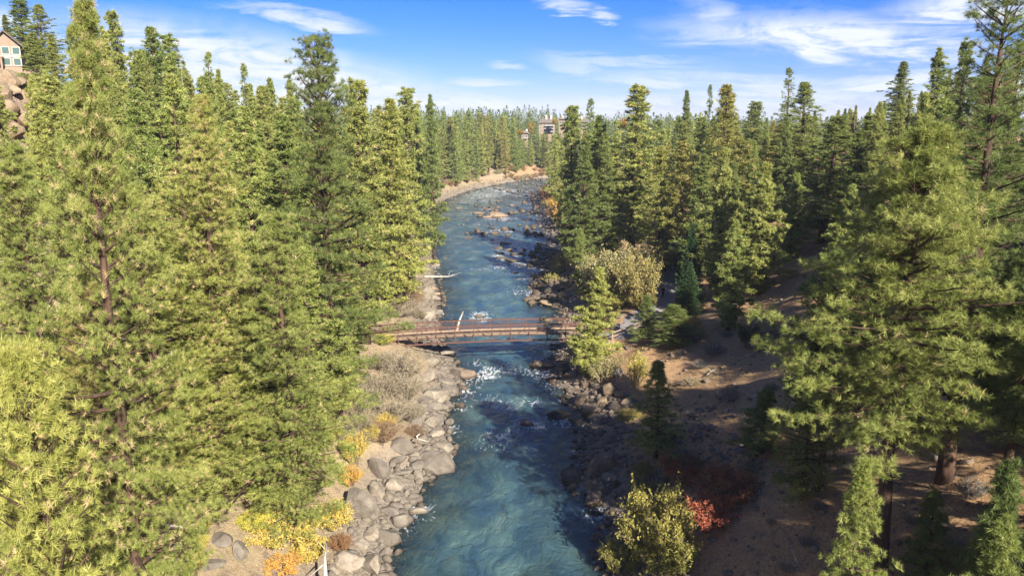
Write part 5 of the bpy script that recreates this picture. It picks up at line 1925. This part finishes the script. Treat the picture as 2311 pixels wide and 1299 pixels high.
for sx in (.11, -.13):
    skinned('shoe', [(sx, .05, .045), (sx, -.06, .045), (sx, -.15, .04)], [(0, 1), (1, 2)], [.048, .045, .04], M_SHOE, person)
mb = MB()
import bmesh
bm = bmesh.new(); bmesh.ops.create_uvsphere(bm, u_segments=14, v_segments=10, radius=.112, matrix=Matrix.Translation((0, .015, 1.70)))
hm = bpy.data.meshes.new('hair'); bm.to_mesh(hm); bm.free(); hm.materials.append(M_HAIR)
obj('hair', hm, person)

# ------------------------------------------------------------------ houses
M_STUCCO = mat_simple('tan_siding', (0.24, 0.175, 0.125), (0.29, 0.215, 0.155), 1.5, 0.85, 0.1)
M_ROOF = mat_simple('roof_shingle', (0.11, 0.09, 0.072), (0.18, 0.15, 0.12), 2.0, 0.95, 0.5)
M_TRIM = mat_flat('cream_trim', (0.40, 0.37, 0.31))
M_WHITE = mat_flat('white_trim', (0.36, 0.34, 0.31))


def mat_glass(name, c):
    m, nt = new_mat(name); g = NT(nt)
    p = g.n('ShaderNodeBsdfPrincipled'); p.inputs['Base Color'].default_value = rgb(c); p.inputs['Roughness'].default_value = 0.08
    p.inputs['Specular IOR Level'].default_value = 0.8
    o = g.n('ShaderNodeOutputMaterial'); g.l(p.outputs[0], o.inputs[0]); return m


M_GLASS = mat_glass('green_glass', (0.075, 0.125, 0.105)); M_DGLASS = mat_glass('dark_glass', (0.05, 0.07, 0.08))

HY = 100.0
hb = at_dist(18, 150, HY)      # foot of the gable wall, middle of the gable
hs = project(hb)[2] / FPX
house = thing('house', (hb[0], hb[1], hb[2]), 'tan gabled house with tall green-tinted windows on the rocky rim, upper left', 'house', None, R(26))
gw = 54 * hs; eave = 48 * hs; ridge = 74 * hs; depth = 9.0
mb = MB()
hwid = gw / 2
mb.add([(-hwid, 0, -3), (hwid, 0, -3), (hwid, 0, eave), (0, 0, ridge), (-hwid, 0, eave), (-hwid, depth, -3), (hwid, depth, -3), (hwid, depth, eave), (0, depth, ridge), (-hwid, depth, eave)],
       [(0, 1, 2, 3, 4), (6, 5, 9, 8, 7), (1, 6, 7, 2), (5, 0, 4, 9), (2, 7, 8, 3), (4, 3, 8, 9)])
obj('wall', mb.mesh('wall', M_STUCCO), house)
for sx in (-1, 1):
    mb = MB()
    e0 = (sx * (hwid + .45), -0.5, eave - .45 * (ridge - eave) / hwid + .06); e1 = (0, -0.5, ridge + .06)
    e2 = (0, depth + .4, ridge + .06); e3 = (sx * (hwid + .45), depth + .4, e0[2])
    vs = [e0, e1, e2, e3] + [(p[0], p[1], p[2] + .16) for p in (e0, e1, e2, e3)]
    mb.add(vs, [(0, 1, 2, 3), (4, 7, 6, 5), (0, 4, 5, 1), (1, 5, 6, 2), (2, 6, 7, 3), (3, 7, 4, 0)])
    obj('roof', mb.mesh('roof', M_ROOF), house)


def window(parent, x, z, w, h, y=0.0, glass=M_GLASS, trim=M_TRIM, t=0.12):
    mb = MB()
    mb.box((x - w / 2 + t / 2, y - .05, z), (t, .1, h)); mb.box((x + w / 2 - t / 2, y - .05, z), (t, .1, h))
    mb.box((x, y - .05, z + h / 2 - t / 2), (w - 2 * t, .1, t)); mb.box((x, y - .05, z - h / 2 + t / 2), (w - 2 * t, .1, t))
    o = obj('window', mb.mesh('window', trim), parent)
    mb = MB(); mb.box((x, y - .03, z), (w - 2 * t, .03, h - 2 * t))
    obj('pane', mb.mesh('pane', glass), o)
    return o


for ix, uo in enumerate((-2.0, 18.0)):
    window(house, uo * hs + 1.5 * hs, 34 * hs, 17 * hs, 18 * hs)
    window(house, uo * hs + 1.5 * hs, 10 * hs, 17 * hs, 18 * hs)
mb = MB(); mb.box((8.5 * hs, -.06, 22 * hs), (40 * hs, .08, 4.5 * hs)); obj('trim_band', mb.mesh('trim_band', M_TRIM), house)
mb = MB(); mb.box((-16 * hs, -0.9, 18 * hs), (22 * hs, 1.8, .22)); obj('deck', mb.mesh('deck', M_RAILWOOD), house)
for k in range(2):
    mb = MB(); mb.box(((-8 - 16 * k) * hs, -1.6, 18 * hs - 2.2), (.2, .2, 4.2)); obj('deck_post', mb.mesh('deck_post', M_RAILWOOD), house)


def lodge(u, v, Y, wpx, hpx, roofpx, label, floors, cols, chim):
    b = at_dist(u, v, Y)
    s = project(b)[2] / FPX
    z0 = H(b[0], b[1])
    o = thing('apartment_building', (b[0], b[1], b[2]), label, 'building', 'far houses above the bend', R(-6))
    w, h, rf, dp = wpx * s, hpx * s, roofpx * s, wpx * s * .7
    dz = z0 - b[2] - 1
    mb = MB(); mb.box((0, dp / 2, (h + dz) / 2), (w, dp, h - dz)); obj('wall', mb.mesh('wall', M_STUCCO), o)
    mb = MB()
    ov = 0.9
    a = [(-w / 2 - ov, -ov, h), (w / 2 + ov, -ov, h), (w / 2 + ov, dp + ov, h), (-w / 2 - ov, dp + ov, h), (-w * .22, dp * .45, h + rf), (w * .22, dp * .45, h + rf)]
    mb.add(a, [(3, 2, 1, 0), (0, 1, 5, 4), (1, 2, 5), (2, 3, 4, 5), (3, 0, 4)])
    r_ = obj('roof', mb.mesh('roof', M_ROOF), o)
    for c in chim:
        mb = MB(); mb.box((c * w, dp * .3, h + rf * .7), (1.1, 1.1, rf * 1.3)); obj('chimney', mb.mesh('chimney', M_TRIM), r_)
    for f in range(floors):
        for c in range(cols):
            window(o, (c + .5) / cols * w - w / 2, h - (f + .55) * h / floors, w / cols * .62, h / floors * .5, glass=M_DGLASS, trim=M_WHITE, t=.18)
        mb = MB(); mb.box((0.16 * w, -.7, h - (f + .93) * h / floors), (w * .56, 1.4, .28)); obj('balcony', mb.mesh('balcony', M_WHITE), o)
        mb = MB(); mb.box((0.16 * w, -1.38, h - (f + .80) * h / floors), (w * .56, .08, .12)); obj('balcony_rail', mb.mesh('balcony_rail', M_WHITE), o)
    return o


lodge(1234, 298, 440, 36, 20, 13, 'large tan apartment building with twin chimneys above the trees at the bend', 3, 4, (-.05, .25))
lodge(1184, 313, 420, 15, 12, 7, 'small pale house left of and below the large apartment building', 1, 2, (.3,))
lodge(1318, 290, 430, 15, 14, 10, 'house with orange-brown roof right of the large apartment building', 2, 2, (-.35,))
lodge(1268, 282, 450, 14, 12, 6, 'grey roofed house just right of the large apartment building', 1, 2, (.2,))
lodge(1390, 292, 470, 12, 10, 6, 'small white house furthest right among the far houses', 1, 2, (.2,))
# a few autumn trees among the far pines
for i, (u, v, Y, w, h, c, lab) in enumerate([(1198, 275, 425, 16, 26, 'orange', 'orange autumn tree left of the apartment building'), (1253, 268, 432, 12, 12, 'orange', 'orange tree touching the right side of the apartment building'), (1408, 268, 330, 14, 16, 'orange', 'orange autumn tree beside the tall thin-tipped pine'),
                                             (1130, 290, 400, 18, 24, 'lemon', 'yellow-green autumn tree on the far left bank'), (1175, 292, 405, 14, 12, 'orange', 'small orange tree over the small pale house')]):
    p = at_dist(u, v, Y)
    s = project(p)[2] / FPX
    z0 = H(p[0], p[1])
    o = thing('autumn_tree', (p[0], p[1], z0), lab, 'tree', 'autumn trees at the bend')
    mb = MB(); mb.tube([(0, 0, -.5), (0, 0, p[2] - z0)], [.3, .08], 5); obj('trunk', mb.mesh('trunk', M_BARK), o)
    n = 500
    D = rng.normal(size=(n, 3)); D /= np.linalg.norm(D, axis=1, keepdims=True)
    C = D * (rng.uniform(.5, 1, n) ** .5)[:, None] * np.array([w * s / 2, w * s / 2, h * s / 2]) + np.array([0, 0, p[2] - z0 - h * s / 2])
    X = rng.normal(size=(n, 3)) * .22; Y_ = rng.normal(size=(n, 3)) * .22
    V = np.stack([C - X, C + Y_, C + X, C - Y_], 1).reshape(-1, 3)
    obj('crown', mesh_np('crown', V, np.arange(len(V)).reshape(-1, 4), 4, M_LEAF, False, {'tint': np.repeat(np.clip(rng.normal(.7, .2, n), 0, 1), 4)}), o, color=tuple(q * .55 for q in SCOL[c][1]))

hz_m, hz_t = new_mat('haze')
hv = hz_t.nodes.new('ShaderNodeVolumePrincipled')
hv.inputs['Color'].default_value = (0.80, 0.88, 1.0, 1)
hv.inputs['Density'].default_value = 0.00015
ho = hz_t.nodes.new('ShaderNodeOutputMaterial')
hz_t.links.new(hv.outputs[0], ho.inputs['Volume'])
mb = MB(); mb.box((0, 2800, 26.6), (8400, 6800, 60.0))
hb_ = obj('haze', mb.mesh('haze', hz_m), kind='stuff')
hb_['label'] = 'faint autumn haze over the canyon'; hb_['category'] = 'haze'

settle_labels()
tri = sum(len(m.polygons) * (1 if m.polygons and len(m.polygons[0].vertices) == 3 else 2) for m in bpy.data.meshes)
print('TRIS approx', tri, 'boulders', N_BOULD[0], 'trees', len(TREES), 'indiv', len(indiv), 'rest', len(rest))
